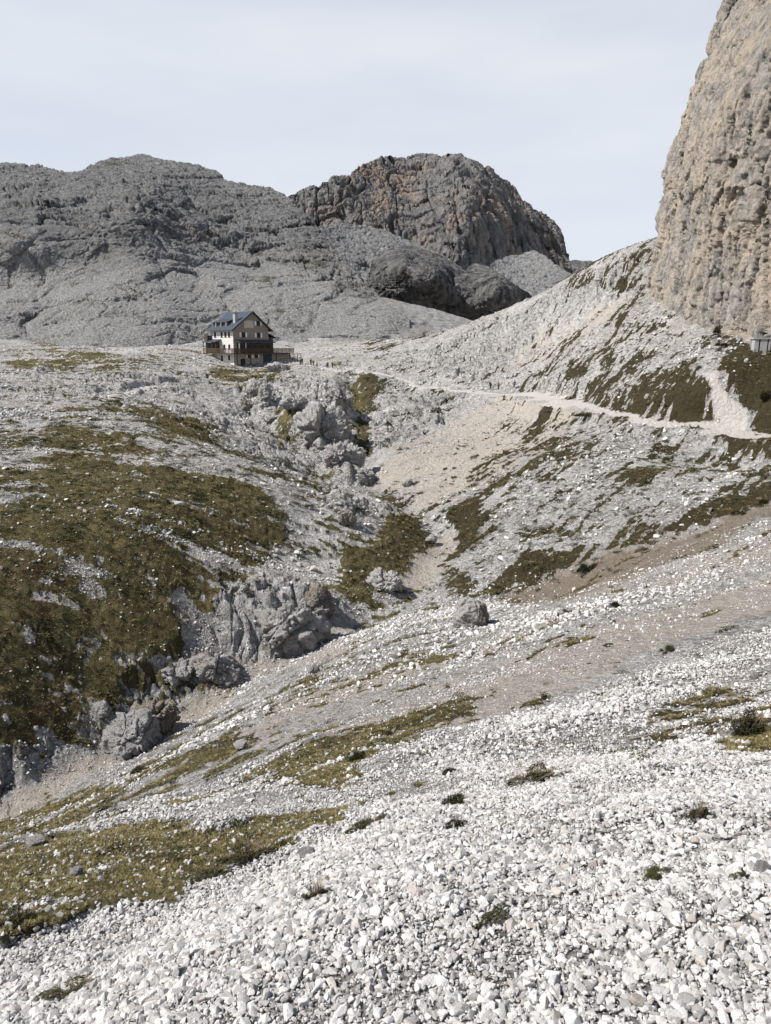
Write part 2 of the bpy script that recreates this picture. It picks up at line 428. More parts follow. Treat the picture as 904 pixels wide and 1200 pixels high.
# ------------------------------------------------------------------ materials
class NT:
    def __init__(s, name):
        s.m = bpy.data.materials.new(name); s.m.use_nodes = True
        s.t = s.m.node_tree; s.n = s.t.nodes; s.l = s.t.links
        s.b = s.n['Principled BSDF']; s.b.inputs['Roughness'].default_value = .95
        s.b.inputs['Specular IOR Level'].default_value = .15
        s.out = s.n['Material Output']
    def new(s, ty, **kw):
        n = s.n.new(ty)
        for k, v in kw.items():
            if k.startswith('i_'):
                key = k[2:].replace('_', ' ')
                n.inputs[key].default_value = v
            else: setattr(n, k, v)
        return n
    def link(s, a, b): s.l.new(a, b)
    def pos(s):
        return s.new('ShaderNodeNewGeometry').outputs['Position']
    def noise(s, scale, detail=4, rough=.6, vec=None, dist=0):
        n = s.new('ShaderNodeTexNoise'); n.inputs['Scale'].default_value = scale; n.inputs['Detail'].default_value = detail
        n.inputs['Roughness'].default_value = rough; n.inputs['Distortion'].default_value = dist
        s.link(vec if vec is not None else s.pos(), n.inputs['Vector']); return n.outputs['Fac']
    def scl(s, vec, sx, sy, sz):
        m = s.new('ShaderNodeMapping'); m.inputs['Scale'].default_value = (sx, sy, sz); s.link(vec, m.inputs['Vector']); return m.outputs[0]
    def attr(s, name):
        a = s.new('ShaderNodeAttribute'); a.attribute_name = name; return a.outputs['Fac']
    def math(s, op, a, b=None, c=None, clamp=False):
        m = s.new('ShaderNodeMath', operation=op); m.use_clamp = clamp
        for i, v in enumerate((a, b, c)):
            if v is None: continue
            if isinstance(v, (int, float)): m.inputs[i].default_value = v
            else: s.link(v, m.inputs[i])
        return m.outputs[0]
    def ramp(s, f, a, b):
        m = s.new('ShaderNodeMapRange'); m.interpolation_type = 'SMOOTHSTEP'
        m.inputs['From Min'].default_value = a; m.inputs['From Max'].default_value = b; s.link(f, m.inputs['Value']); return m.outputs[0]
    def mix(s, f, a, b):
        m = s.new('ShaderNodeMix', data_type='RGBA')
        if isinstance(f, (int, float)): m.inputs[0].default_value = f
        else: s.link(f, m.inputs[0])
        for k, v in ((6, a), (7, b)):
            if isinstance(v, tuple): m.inputs[k].default_value = (*v, 1)
            else: s.link(v, m.inputs[k])
        return m.outputs[2]
    def bump(s, h, strength, dist):
        b = s.new('ShaderNodeBump'); b.inputs['Strength'].default_value = strength; b.inputs['Distance'].default_value = dist
        s.link(h, b.inputs['Height']); s.link(b.outputs[0], s.b.inputs['Normal'])
    def color(s, c):
        if isinstance(c, tuple): s.b.inputs['Base Color'].default_value = (*c, 1)
        else: s.link(c, s.b.inputs['Base Color'])
        return s.m

def m_ground():
    t = NT('alpine_ground')
    # pale limestone rubble
    v = t.new('ShaderNodeTexVoronoi'); v.inputs['Scale'].default_value = 6.5; t.link(t.pos(), v.inputs['Vector'])
    v2 = t.new('ShaderNodeTexVoronoi'); v2.inputs['Scale'].default_value = 2.1; t.link(t.pos(), v2.inputs['Vector'])
    sep = t.new('ShaderNodeSeparateColor'); t.link(v.outputs['Color'], sep.inputs[0])
    sep2 = t.new('ShaderNodeSeparateColor'); t.link(v2.outputs['Color'], sep2.inputs[0])
    grit = t.math('ADD', t.math('MULTIPLY', sep.outputs[0], .5), t.math('MULTIPLY', sep2.outputs[0], .5))
    stone = t.mix(grit, (.42, .41, .39), (.86, .84, .815))
    big = t.noise(.12, 5, .6)
    stone = t.mix(t.math('MULTIPLY', t.ramp(big, .42, .68), .30), stone, (.40, .37, .34))
    stone = t.mix(t.math('MULTIPLY', t.ramp(t.attr('tint'), .45, .95), .42), stone, (.44, .40, .355))
    soiln = t.noise(1.3, 6, .7)
    soil = t.mix(soiln, (.46, .395, .325), (.76, .69, .60))
    soil = t.mix(t.math('MULTIPLY', grit, .35), soil, (.6, .56, .52))
    c = t.mix(t.ramp(t.math('ADD', t.attr('soil'), t.math('MULTIPLY', t.math('SUBTRACT', soiln, .5), .9)), .35, .95), stone, soil)
    c = t.mix(t.math('MULTIPLY', t.attr('bank'), .9), c, t.mix(t.noise(1.1, 7, .75), (.19, .145, .105), (.42, .345, .27)))
    rn = t.noise(1.6, 8, .72, dist=.4)
    rock = t.mix(t.ramp(rn, .36, .58), (.20, .197, .19), (.74, .725, .705))
    c = t.mix(t.math('MULTIPLY', t.ramp(t.attr('rock'), .35, .8), .85), c, rock)
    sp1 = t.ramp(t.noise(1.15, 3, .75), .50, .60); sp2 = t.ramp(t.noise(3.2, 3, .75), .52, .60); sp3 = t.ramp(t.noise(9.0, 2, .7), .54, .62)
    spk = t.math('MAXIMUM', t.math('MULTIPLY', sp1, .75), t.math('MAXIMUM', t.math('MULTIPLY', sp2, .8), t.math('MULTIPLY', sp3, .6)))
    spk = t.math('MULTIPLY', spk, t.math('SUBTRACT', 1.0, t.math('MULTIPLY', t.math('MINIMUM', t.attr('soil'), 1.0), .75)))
    c = t.mix(t.math('MULTIPLY', spk, t.ramp(t.noise(.09, 4, .65), .26, .46)), c, (.11, .10, .08))  # dark specks paint the shade in stone gaps, along with dark soil
    c = t.mix(t.attr('path'), c, t.mix(t.noise(3, 4), (.62, .58, .53), (.76, .73, .69)))
    # sod: olive, straw and dark heath
    g1 = t.noise(.35, 6, .65); g2 = t.noise(5, 5, .7)
    gr = t.mix(t.ramp(g1, .35, .65), (.108, .096, .042), (.225, .187, .088))
    gr = t.mix(t.math('MULTIPLY', t.ramp(g2, .4, .7), .65), gr, (.042, .040, .018))
    gr = t.mix(t.math('MULTIPLY', t.ramp(t.noise(.12, 3), .52, .66), .5), gr, (.11, .07, .035))
    gr = t.mix(t.math('MULTIPLY', t.attr('heath'), .8), gr, t.mix(g2, (.022, .021, .012), (.075, .060, .034)))
    gm = t.ramp(t.math('ADD', t.attr('grass'), t.math('MULTIPLY', t.math('SUBTRACT', t.noise(1.7, 8, .8), .5), 2.6)), .45, .60)
    c = t.mix(gm, c, gr)
    h = t.math('ADD', t.math('MULTIPLY', v.outputs['Distance'], -1.2), t.math('MULTIPLY', v2.outputs['Distance'], -2.0))
    h = t.math('ADD', h, t.math('MULTIPLY', t.noise(9, 8, .75), 1.8))
    h = t.math('ADD', h, t.math('MULTIPLY', t.noise(1.2, 8, .7), 3.5))
    h = t.math('ADD', h, t.math('MULTIPLY', t.noise(.5, 10, .8), 9.0))
    t.bump(h, 1.0, .12)
    return t.color(c)

def m_cliff(name, warm, light, dark, vs=.35, scale=1.0, warmth=(.48, .66), apron=None, sod=False, speck=0, patch=.06, streaks=1.0):
    """layered limestone: grey with ochre wash and black water streaks"""
    t = NT(name)
    p = t.pos()
    pv = t.scl(p, 1, 1, vs)
    n1 = t.noise(.5 * scale, 10, .74, pv, .3)
    n2 = t.noise(patch * scale, 6, .7, pv)
    n3 = t.noise(1.6 * scale, 8, .75, pv)
    c = t.mix(t.ramp(n1, .34, .64), dark, light)
    w = t.ramp(t.math('ADD', n2, t.math('MULTIPLY', t.math('SUBTRACT', n1, .5), .5)), *warmth)
    c = t.mix(t.math('MULTIPLY', w, .8), c, warm)
    c = t.mix(t.math('MULTIPLY', t.ramp(n3, .52, .72), .55 * streaks), c, dark)
    st = t.noise(.9 * scale, 5, .6, t.scl(p, 1, 1, .08))
    c = t.mix(t.math('MULTIPLY', t.ramp(st, .56, .7), .5 * streaks), c, tuple(d * .6 for d in dark))
    if apron:      # pale rubble low on the slope; contrast to the shaded top painted in
        sp = t.new('ShaderNodeSeparateXYZ'); t.link(p, sp.inputs[0])
        f = t.math('ADD', sp.outputs[2], t.math('MULTIPLY', t.math('SUBTRACT', t.noise(.035, 5, .65), .5), apron[1]))
        f = t.math('SUBTRACT', 1.0, t.ramp(f, apron[0] - apron[1] * .25, apron[0] + apron[1] * .25))
        pale = t.mix(t.ramp(n3, .36, .6), (.64, .63, .61), (.28, .275, .265))
        c = t.mix(t.math('MULTIPLY', f, .9), c, pale)
    if speck:
        sk_ = t.ramp(t.noise(2.1, 3, .7, pv), .50, .60)
        c = t.mix(t.math('MULTIPLY', sk_, speck * .7), c, tuple(d * .8 for d in dark))  # shade of pits and crevices painted in as dark specks
    if sod:
        sp = t.ramp(t.math('ADD', t.noise(.05, 6, .7), t.math('MULTIPLY', t.math('SUBTRACT', n3, .5), .35)), .60, .66)
        c = t.mix(t.math('MULTIPLY', sp, .75), c, (.085, .07, .035))
    h = t.math('ADD', t.math('MULTIPLY', n1, 3.0), t.math('MULTIPLY', n3, 1.6))
    t.bump(h, 1.0, .9 / scale)
    return t.color(c)

def m_stone(name, lo=(.27, .262, .252), hi=(.68, .665, .645), inst=True):
    t = NT(name)
    oi = t.new('ShaderNodeObjectInfo')
    tc = t.new('ShaderNodeTexCoord')
    n = t.noise(3.0, 6, .7, tc.outputs['Object'])
    f = t.math('ADD', t.math('MULTIPLY', oi.outputs['Random'], .65), t.math('MULTIPLY', n, .45))
    c = t.mix(t.ramp(f, .05, .8), lo, hi)
    c = t.mix(t.math('MULTIPLY', t.ramp(t.math('FRACT', t.math('MULTIPLY', oi.outputs['Random'], 7.3)), .78, 1.0), .5), c, (.45, .37, .30))
    t.bump(t.noise(9, 5, .7, tc.outputs['Object']), .5, .08)
    return t.color(c)

def m_plain(name, col, rough=.8, var=.25, scale=3, metal=0):
    t = NT(name); t.b.inputs['Roughness'].default_value = rough; t.b.inputs['Metallic'].default_value = metal
    n = t.noise(scale, 5, .6)
    return t.color(t.mix(n, tuple(c * (1 - var) for c in col), tuple(min(1, c * (1 + var)) for c in col)))

def m_leaf(name, a, b):
    t = NT(name)
    oi = t.new('ShaderNodeObjectInfo')
    f = t.math('ADD', t.math('MULTIPLY', oi.outputs['Random'], .5), t.math('MULTIPLY', t.noise(14, 3), .6))
    t.b.inputs['Roughness'].default_value = .8
    return t.color(t.mix(t.ramp(f, .15, .9), a, b))

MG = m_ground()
M_CLIFF = m_cliff('warm_limestone_cliff', (.74, .61, .47), (.66, .62, .575), (.28, .265, .245), .6, 1.5, (.38, .66), speck=.3, patch=.12, streaks=.7)
M_HILL = m_cliff('grey_karst', (.25, .235, .19), (.39, .385, .375), (.12, .12, .12), .9, 1.0, (.60, .72), apron=(34, 60), sod=True, speck=.7)
M_RUBBLE = m_cliff('pale_rubble', (.50, .44, .37), (.60, .585, .57), (.24, .235, .23), .9, .9, (.50, .66), sod=True)
M_BOWL = m_cliff('grey_slab', (.32, .31, .26), (.48, .475, .465), (.17, .17, .17), .8, .8, (.60, .75), speck=.5, sod=True)
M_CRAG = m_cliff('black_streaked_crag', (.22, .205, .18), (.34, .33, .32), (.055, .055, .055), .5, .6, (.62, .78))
M_PEAK = m_cliff('peak_rock', (.50, .38, .295), (.40, .39, .38), (.15, .147, .145), .28, .28, (.50, .66))
M_BOULDER = m_cliff('boulder_limestone', (.56, .50, .43), (.72, .70, .68), (.44, .43, .41), .9, 2.6, (.5, .72), streaks=.25)
M_PALEROCK = m_cliff('white_limestone', (.62, .58, .52), (.80, .78, .75), (.56, .545, .52), .9, 2.6, (.5, .72), streaks=.15)
M_BROWNROCK = m_cliff('brown_limestone', (.44, .36, .28), (.52, .46, .40), (.28, .25, .22), .6, 3.0, (.42, .62), streaks=.3)
M_STONE = m_stone('scree_stone')
M_TUFT = m_leaf('sod_grass', (.080, .074, .028), (.30, .24, .11))
M_SHRUB = m_leaf('heath_leaves', (.022, .026, .011), (.085, .085, .036))
M_DRY = m_leaf('dry_stems', (.09, .065, .04), (.26, .20, .13))

# ------------------------------------------------------------------ ground: one sheet, fine where the valley opens, coarse behind
def make_ground():
    nf = int(1080 * Q)
    fine = np.linspace(-33.5, 33.5, nf)
    side = np.concatenate([np.geomspace(1, 147, 60) + 33.0])[1:-1]
    th = np.concatenate([-side[::-1], fine, side]); th = np.radians(th)
    k = .0031 / Q
    rr = [0.25]
    while rr[-1] < 2.5: rr.append(rr[-1] * 1.06)
    while rr[-1] < 262: rr.append(rr[-1] * (1 + k))
    while rr[-1] < 9000: rr.append(rr[-1] * 1.10)
    rr = np.array(rr)
    RRr, TH = np.meshgrid(rr, th, indexing='ij')
    X = RRr * np.sin(TH); Y = RRr * np.cos(TH)
    Z, A = terrain(X, Y)
    Z = Z - ss(300, 1200, RRr) * 25
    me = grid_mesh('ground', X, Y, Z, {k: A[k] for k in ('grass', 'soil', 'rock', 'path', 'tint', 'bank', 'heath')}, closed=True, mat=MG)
    link('ground', me, 'structure')
make_ground()

# ------------------------------------------------------------------ rocky hills and mountains, each a thick relief with its own far side
def interp_rows(pts, px):
    a = np.array(pts, float); return np.interp(px, a[:, 0], a[:, 1])

def relief(name, sky, base, ctrl, mat, nx, ny, lams, amp, zstretch=1.0, back=60, seed=0, ridgy=.6, kind='structure', overhang=False, amps=(.07,.08,.10,.15,.20,.22,.24), facets=.8, aprons=False, clefts=0):
    """a hill: skyline and foot as outlines, ctrl gives the distance of the slope between them"""
    nx = int(nx * Q); ny = int(ny * Q)
    x0, x1 = sky[0][0], sky[-1][0]
    PX = np.linspace(x0, x1, nx)
    top = interp_rows(sky, PX); bot = interp_rows(base, PX)
    P = np.array([(c[0], c[1]) for c in ctrl]) / 100.; D = np.array([c[2] for c in ctrl], float)
    W = tps_fit(P, D, 1e-3)
    t = np.linspace(0, 1, ny)[:, None]
    px = np.broadcast_to(PX[None], (ny, nx)); py = bot[None] + (top - bot)[None] * t
    d2 = (px[..., None] / 100 - P[:, 0]) ** 2 + (py[..., None] / 100 - P[:, 1]) ** 2 + 1e-9
    Yd = (0.5 * d2 * np.log(d2)) @ W[:-3] + W[-3] + W[-2] * px / 100 + W[-1] * py / 100
    if not overhang: Yd = np.maximum.accumulate(Yd, axis=0) + np.linspace(0, .5, ny)[:, None]
    X, Y, Z = at_np(px, py, Yd)
    # far side
    nb = max(12, ny // 12)
    tb = np.linspace(0, 1, nb + 1)[1:, None]
    H = (Z[-1] - Z[0])[None]
    Yb = Y[-1][None] + back * tb; Xb = X[-1][None] * (Yb / Y[-1][None]) 
    Zb = Z[-1][None] - (H + 30) * tb ** 1.8
    X = np.vstack([X, Xb]); Y = np.vstack([Y, Yb]); Z = np.vstack([Z, Zb])
    # roughen along the local normal
    def normals(X, Y, Z):
        S = np.stack([X, Y, Z], -1); du = np.gradient(S, axis=1); dv = np.gradient(S, axis=0)
        N = np.cross(du, dv); N /= np.linalg.norm(N, axis=-1, keepdims=True) + 1e-9
        return N
    N = normals(X, Y, Z)
    smooth = 1.0
    if aprons:
        am = Z + 34 * vn3(X / 30, Y / 30, Z / 40, seed + 90) + 12 * vn3(X / 9, Y / 9, Z / 9, seed + 91)
        smooth = .38 + .62 * ss(10, 38, am)
    for k, lam in enumerate(lams):
        n = vn3(X / lam, Y / lam, Z / (lam * zstretch), seed + k)
        n2 = vn3(X / lam + 9, Y / lam, Z / (lam * zstretch), seed + k + 40)
        rd = 1 - 2.2 * np.abs(n) ** .75
        d = amp * 8 * amps[k] * lam * (ridgy * rd + (1 - ridgy) * n2) * (1 - .65 * facets)
        if facets and lam > .9:
            wq = .35 * lam * n2
            fv, fe = facet3((X + wq) / lam, Y / lam, (Z + wq) / (lam * zstretch), seed + k)
            d = d + facets * amp * 8 * amps[k] * lam * (1.1 * fv - .5 * (1 - ss(0, .10, fe)))
        if k < 3: d = d * np.r_[1 - .72 * ss(.72, 1, t[:, 0]) * (1 if k < 2 else .6), np.full(nb, .3)][:, None]
        if clefts and k in (1, 2, 3):
            cr = vn3(X / (lam * .9), Y / (lam * .9), Z / (lam * 5), seed + 140 + k)
            d = d - clefts * lam * np.exp(-(cr / .06) ** 2)
        d = d * smooth
        X = X + N[..., 0] * d; Y = Y + N[..., 1] * d; Z = Z + N[..., 2] * d
        if k in (1, 3): N = normals(X, Y, Z)
    me = grid_mesh(name, X, Y, Z, mat=mat)
    return link(name, me, kind)

relief('mountain',
  [(325,236),(345,226),(360,220),(375,216),(395,206),(410,204),(425,193),(440,187),(455,182),(475,184),(490,180),(515,179),(540,180),(555,187),(575,196),(590,208),(603,216),(612,232),(625,244),(640,250),(650,258),(658,268),(662,285),(663,312)],
  [(325,330),(420,330),(520,370),(663,345)],
  [(325,300,620),(325,236,640),(420,280,600),(420,200,680),(490,300,600),(490,250,640),(490,180,760),(545,370,570),(545,300,585),(545,240,620),(545,182,720),(555,300,600),(600,320,650),(600,260,680),(600,216,740),(663,330,720),(663,290,730),(460,360,560)],
  M_PEAK, 560, 420, [70,32,15,7,3.4,1.7], .13, 2.2, 150, 3, .6, clefts=.17, amps=(.09,.11,.13,.15,.20,.24))
relief('distant_ridge',
  [(655,316),(662,309),(668,305),(676,304),(684,306),(692,305),(702,308),(740,330)],
  [(655,350),(740,350)],
  [(655,350,900),(655,310,930),(740,350,900),(740,330,930)], M_PEAK, 90, 50, [30,14,6], .14, 1.4, 80, 13)
relief('rock_shoulder',      # pale slab terrace under the peak, right
  [(560,330),(580,305),(600,300),(625,293),(640,300),(655,312),(670,322),(700,335),(740,345)],
  [(560,400),(740,400)],
  [(560,400,400),(560,330,480),(640,400,420),(640,340,470),(640,295,540),(740,400,430),(740,345,480),(600,310,530)], M_BOWL, 260, 200, [24,10,5,2.4,1.2], .13, .8, 60, 23, amps=(.08,.11,.16,.22,.28))
relief('slab_terrace',      # bright slabs between the hill and the crag
  [(355,290),(370,266),(400,262),(430,264),(455,272),(480,282),(520,298),(560,330),(600,350),(640,370)],
  [(355,430),(640,430)],
  [(355,430,330),(355,300,420),(400,400,350),(400,330,410),(400,265,500),(480,400,350),(480,350,400),(480,285,500),(560,400,370),(560,335,460),(640,430,330),(640,375,400)],
  M_BOWL, 420, 320, [28,12,6,3,1.5,.8], .13, .8, 60, 33, amps=(.08,.10,.14,.19,.25,.3))
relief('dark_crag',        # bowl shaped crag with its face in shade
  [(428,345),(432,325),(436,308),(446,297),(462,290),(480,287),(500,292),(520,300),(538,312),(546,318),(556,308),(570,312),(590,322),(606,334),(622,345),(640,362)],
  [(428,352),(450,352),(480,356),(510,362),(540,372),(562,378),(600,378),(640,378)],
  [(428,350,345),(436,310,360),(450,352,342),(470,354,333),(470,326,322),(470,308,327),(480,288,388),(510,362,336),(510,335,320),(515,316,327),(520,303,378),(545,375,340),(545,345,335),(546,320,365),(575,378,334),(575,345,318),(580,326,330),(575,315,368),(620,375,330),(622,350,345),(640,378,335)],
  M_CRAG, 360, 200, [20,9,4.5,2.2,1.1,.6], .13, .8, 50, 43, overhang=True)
relief('rubble_slope',     # bright rubble below the crag, path climbing through
  [(330,392),(360,372),(385,352),(420,338),(445,347),(470,353),(500,360),(530,368),(560,378),(600,395),(640,420)],
  [(330,450),(640,450)],
  [(330,450,205),(330,395,260),(400,440,200),(400,400,235),(420,340,300),(480,420,210),(480,380,260),(480,356,300),(560,440,215),(560,400,250),(560,380,290),(640,440,210)],
  M_RUBBLE, 340, 150, [16,7,3.4,1.7,.9], .07, .8, 40, 53)
relief('hill',
  [(-520,420),(-440,360),(-350,300),(-270,255),(-210,232),(-160,215),(-100,200),(-40,196),(0,192),(20,192),(45,193),(60,198),(78,203),(90,203),(105,194),(125,187),(150,183),(165,181),(178,184),(190,187),(215,190),(240,196),(255,202),(268,212),(285,216),(305,218),(322,224),(335,230),(345,237),(360,252),(375,269),(388,284),(400,300),(412,315),(430,335),(450,352),(480,372)],
  [(-520,450),(-160,430),(0,428),(100,425),(230,420),(330,430),(350,442),(400,445),(480,435)],
  [(-520,450,200),(-520,420,300),(-350,440,195),(-350,380,260),(-350,300,380),(-160,430,190),(-160,300,330),(-160,215,420),(0,425,190),(0,370,235),(0,345,262),(0,300,272),(0,262,286),(0,235,350),(0,194,430),(60,345,262),(60,285,276),(60,262,294),(60,235,350),(110,320,272),(110,288,282),(160,285,284),(160,262,294),(160,225,350),(100,420,195),(100,370,225),(160,183,480),(200,380,225),(230,418,215),(230,330,275),(270,260,360),(270,214,440),(300,400,230),(350,440,205),(480,435,212),(330,340,280),(340,240,400),(380,400,235),(380,340,290),(385,285,350),(420,330,300),(440,400,230),(450,355,270),(480,400,240)],
  M_HILL, 1300, 560, [46,22,11,5.5,2.8,1.4,.8], .125, .75, 120, 63, amps=(.09,.095,.10,.12,.17,.23,.30), aprons=True)

# ------------------------------------------------------------------ cliff at the right
def make_cliff():
    nu, nv = int(420 * Q), int(620 * Q)
    # foot line in plan, from the far end round its corner to the near end beyond the frame
    F = np.array([(95,205,26),(72,178,22),(56,163,16),(52.6,152,9),(51.6,142,6),(51.4,133,4.2),(50.5,122,2),(51.5,112,.2),(52.5,104,-1.5),(55,92,-1.5),(60,76,-2),(72,55,-2),(95,35,0)], float)
    seg = np.r_[0, np.cumsum(np.hypot(*np.diff(F[:, :2], axis=0).T))]
    dens = np.array([.25, .5, 1.2, 1.6, 1.8, 1.8, 1.8, 1.6, 1.2, .6, .3, .2])
    w = np.r_[0, np.cumsum(np.diff(seg) * dens)]; w /= w[-1]
    s = np.interp(np.linspace(0, 1, nu), w, seg)
    fx, fy, fz = (np.interp(s, seg, F[:, k]) for k in range(3))
    for a in range(3):
        fx = np.convolve(np.pad(fx, 8, 'edge'), np.ones(17) / 17, 'valid'); fy = np.convolve(np.pad(fy, 8, 'edge'), np.ones(17) / 17, 'valid')
    tx, ty = np.gradient(fx), np.gradient(fy); L = np.hypot(tx, ty); nxn, nyn = ty / L, -tx / L     # outward: towards the valley
    nxn, nyn = np.where(nxn > 0, -nxn, nxn), np.where(nxn > 0, -nyn, nyn)
    h = np.linspace(0, 1, nv) ** 1.05 * 92 - 6
    H = h[:, None]
    # lean of the wall: nearly plumb to 22 m, then steps back
    lean = np.interp(h, [-6, 0, 12, 22, 28, 33, 40, 48, 60, 75, 90], [-.6, 0, .8, .4, 1.6, 2.6, 5.4, 9.6, 19.0, 26, 33])[:, None]
    X = fx[None] - nxn[None] * lean; Y = fy[None] - nyn[None] * lean; Z = fz[None] + H + 0 * fx[None]
    X = X + (lean * .0)
    def normals(X, Y, Z):
        S = np.stack([X, Y, Z], -1); N = np.cross(np.gradient(S, axis=0), np.gradient(S, axis=1))
        N /= np.linalg.norm(N, axis=-1, keepdims=True) + 1e-9
        return N * np.sign(N[nv // 2, nu // 2, 0]) * -1
    N = normals(X, Y, Z)
    lams = [22, 11, 5.5, 2.8, 1.4, .7, .4]
    for k, lam in enumerate(lams):
        zs = 1.9 if k < 3 else 1.3
        n = vn3(X / lam, Y / lam, Z / (lam * zs), 80 + k); n2 = vn3(X / lam, Y / lam + 7, Z / (lam * zs), 90 + k)
        d = lam * (.06, .05, .05, .07, .12, .18, .24)[k] * (.65 * (1 - 2.2 * np.abs(n) ** .75) + .35 * n2)
        if k < 6:
            wq = .3 * lam * n2
            fv, fe = facet3((X + wq) / lam, Y / lam, (Z + wq) / (lam * (2.2, 2.2, 1.7, 1.3, 1.1, 1.0)[k]), 80 + k)
            d = d + lam * (.04, .065, .08, .10, .14, .20)[k] * (fv - .45 * (1 - ss(0, .09, fe)))
        if k in (1, 2, 3, 4):      # open vertical cracks
            cr = vn3(X / (lam * .8), Y / (lam * .8), Z / (lam * 7), 140 + k)
            d = d - lam * .18 * np.exp(-(cr / .05) ** 2)
        X = X + N[..., 0] * d; Y = Y + N[..., 1] * d; Z = Z + N[..., 2] * d
        if k in (1, 3): N = normals(X, Y, Z)
    # summit plateau closing the block behind
    Xt = X[-1] + 60; Yt = Y[-1]; Zt = Z[-1] + 10; 
    X = np.vstack([X, Xt[None], Xt[None]]); Y = np.vstack([Y, Yt[None], Yt[None]]); Z = np.vstack([Z, Zt[None], Zt[None] * 0 - 20])
    me = grid_mesh('cliff', X, Y, Z, mat=M_CLIFF)
    link('cliff', me, 'structure')
make_cliff()
# ------------------------------------------------------------------ placing things on the terrain
def hit(px, py, y0=2.0, y1=260):
    Y = np.geomspace(y0, y1, 1400)
    x, y, z = at_np(np.full(1400, float(px)), np.full(1400, float(py)), Y)
    h, _ = terrain(x, y)
    k = np.argmax(z < h)
    if not (z < h).any(): k = 1399
    return np.array([x[k], y[k], h[k]])

def ground_z(x, y):
    h, _ = terrain(np.array([x, x]), np.array([y, y])); return float(h[0])

def mperpx(p):   # metres per photo pixel at a point
    return (p[1] * CP - p[2] * SP) / FPX

# ------------------------------------------------------------------ meshes from arrays / boxes
def mesh_from(name, verts, faces, mats, smooth=False, fm=None):
    me = bpy.data.meshes.new(name); me.from_pydata([tuple(map(float, v)) for v in verts], [], faces)
    for m in (mats if isinstance(mats, (list, tuple)) else [mats]): me.materials.append(m)
    if fm is not None: me.polygons.foreach_set('material_index', fm)
    if smooth: me.polygons.foreach_set('use_smooth', [True] * len(me.polygons))
    me.update(); return me

class MB:
    def __init__(s): s.v = []; s.f = []
    def box(s, x0, x1, y0, y1, z0, z1):
        b = len(s.v); s.v += [(x, y, z) for z in (z0, z1) for y in (y0, y1) for x in (x0, x1)]
        s.f += [tuple(b + i for i in q) for q in ((0,2,3,1),(4,5,7,6),(0,1,5,4),(2,6,7,3),(0,4,6,2),(1,3,7,5))]; return s
    def prism(s, prof, axis, a, b_):
        """closed profile extruded along axis ('x' or 'y')"""
        b = len(s.v); n = len(prof)
        for t in (a, b_):
            s.v += [((t, p, q) if axis == 'x' else (p, t, q)) for p, q in prof]
        s.f += [tuple(b + i for i in range(n)), tuple(b + n + i for i in reversed(range(n)))]
        s.f += [(b + i, b + n + i, b + n + (i + 1) % n, b + (i + 1) % n) for i in range(n)]; return s
    def bar(s, p, q, r, n=6):
        p, q = Vector(p), Vector(q); d = (q - p).normalized(); u = d.orthogonal().normalized(); v = d.cross(u); b = len(s.v)
        for c in (p, q):
            s.v += [tuple(c + (u * math.cos(2 * math.pi * k / n) + v * math.sin(2 * math.pi * k / n)) * r) for k in range(n)]
        s.f += [(b + k, b + (k + 1) % n, b + n + (k + 1) % n, b + n + k) for k in range(n)]
        s.f += [tuple(b + k for k in reversed(range(n))), tuple(b + n + k for k in range(n))]; return s
    def build(s, name, mat, parent=None, **kw):
        me = mesh_from(name, s.v, s.f, mat)
        bm = bmesh.new(); bm.from_mesh(me); bmesh.ops.recalc_face_normals(bm, faces=bm.faces); bm.to_mesh(me); bm.free()
        return link(name, me, parent=parent, **kw)

# ------------------------------------------------------------------ rocks
def ico(sub):
    bm = bmesh.new(); bmesh.ops.create_icosphere(bm, subdivisions=sub, radius=1)
    V = np.array([v.co[:] for v in bm.verts]); F = [tuple(v.index for v in f.verts) for f in bm.faces]; bm.free(); return V, F
_I6 = ico(6)

def rock_mesh(name, dims, seed, mat, cuts=9, rough=.10, lobes=(), zst=1.0):
    V, F = _I6; V = V.copy()
    rg = np.random.default_rng(seed)
    P = V.copy()
    for k in range(cuts):
        nn = rg.normal(size=3); nn /= np.linalg.norm(nn); d = rg.uniform(.55, .85)
        e = np.maximum(0, P @ nn - d); P -= e[:, None] * nn * .92
    for (cx, cy, cz, rad, am) in lobes:
        c = np.array([cx, cy, cz]); c = c / np.linalg.norm(c)
        g = np.exp(-((V - c) ** 2).sum(1) / (2 * rad * rad)); P += V * (g * am)[:, None]
    P *= np.array(dims)
    S = float(np.mean(dims)); N = V
    lam = S * 1.1; k = 0
    while k < 6:
        n = vn3(P[:, 0] / lam, P[:, 1] / lam, P[:, 2] / (lam * zst), seed % 50 + k); n2 = vn3(P[:, 0] / lam + 5, P[:, 1] / lam, P[:, 2] / lam, seed % 50 + 20 + k)
        d = lam * rough * (.5 if k < 3 else .8) * (.7 * (1 - 2.3 * np.abs(n) ** .7) + .3 * n2)
        if k < 5:
            fv, fe = facet3(P[:, 0] / lam + .3 * n2, P[:, 1] / lam, P[:, 2] / (lam * zst) + .3 * n, seed % 50 + k)
            d = d + lam * rough * 1.5 * (fv - .5 * (1 - ss(0, .10, fe)))
        P = P + N * d[:, None]; lam *= .5; k += 1
    return mesh_from(name, P, F, mat, smooth=True)

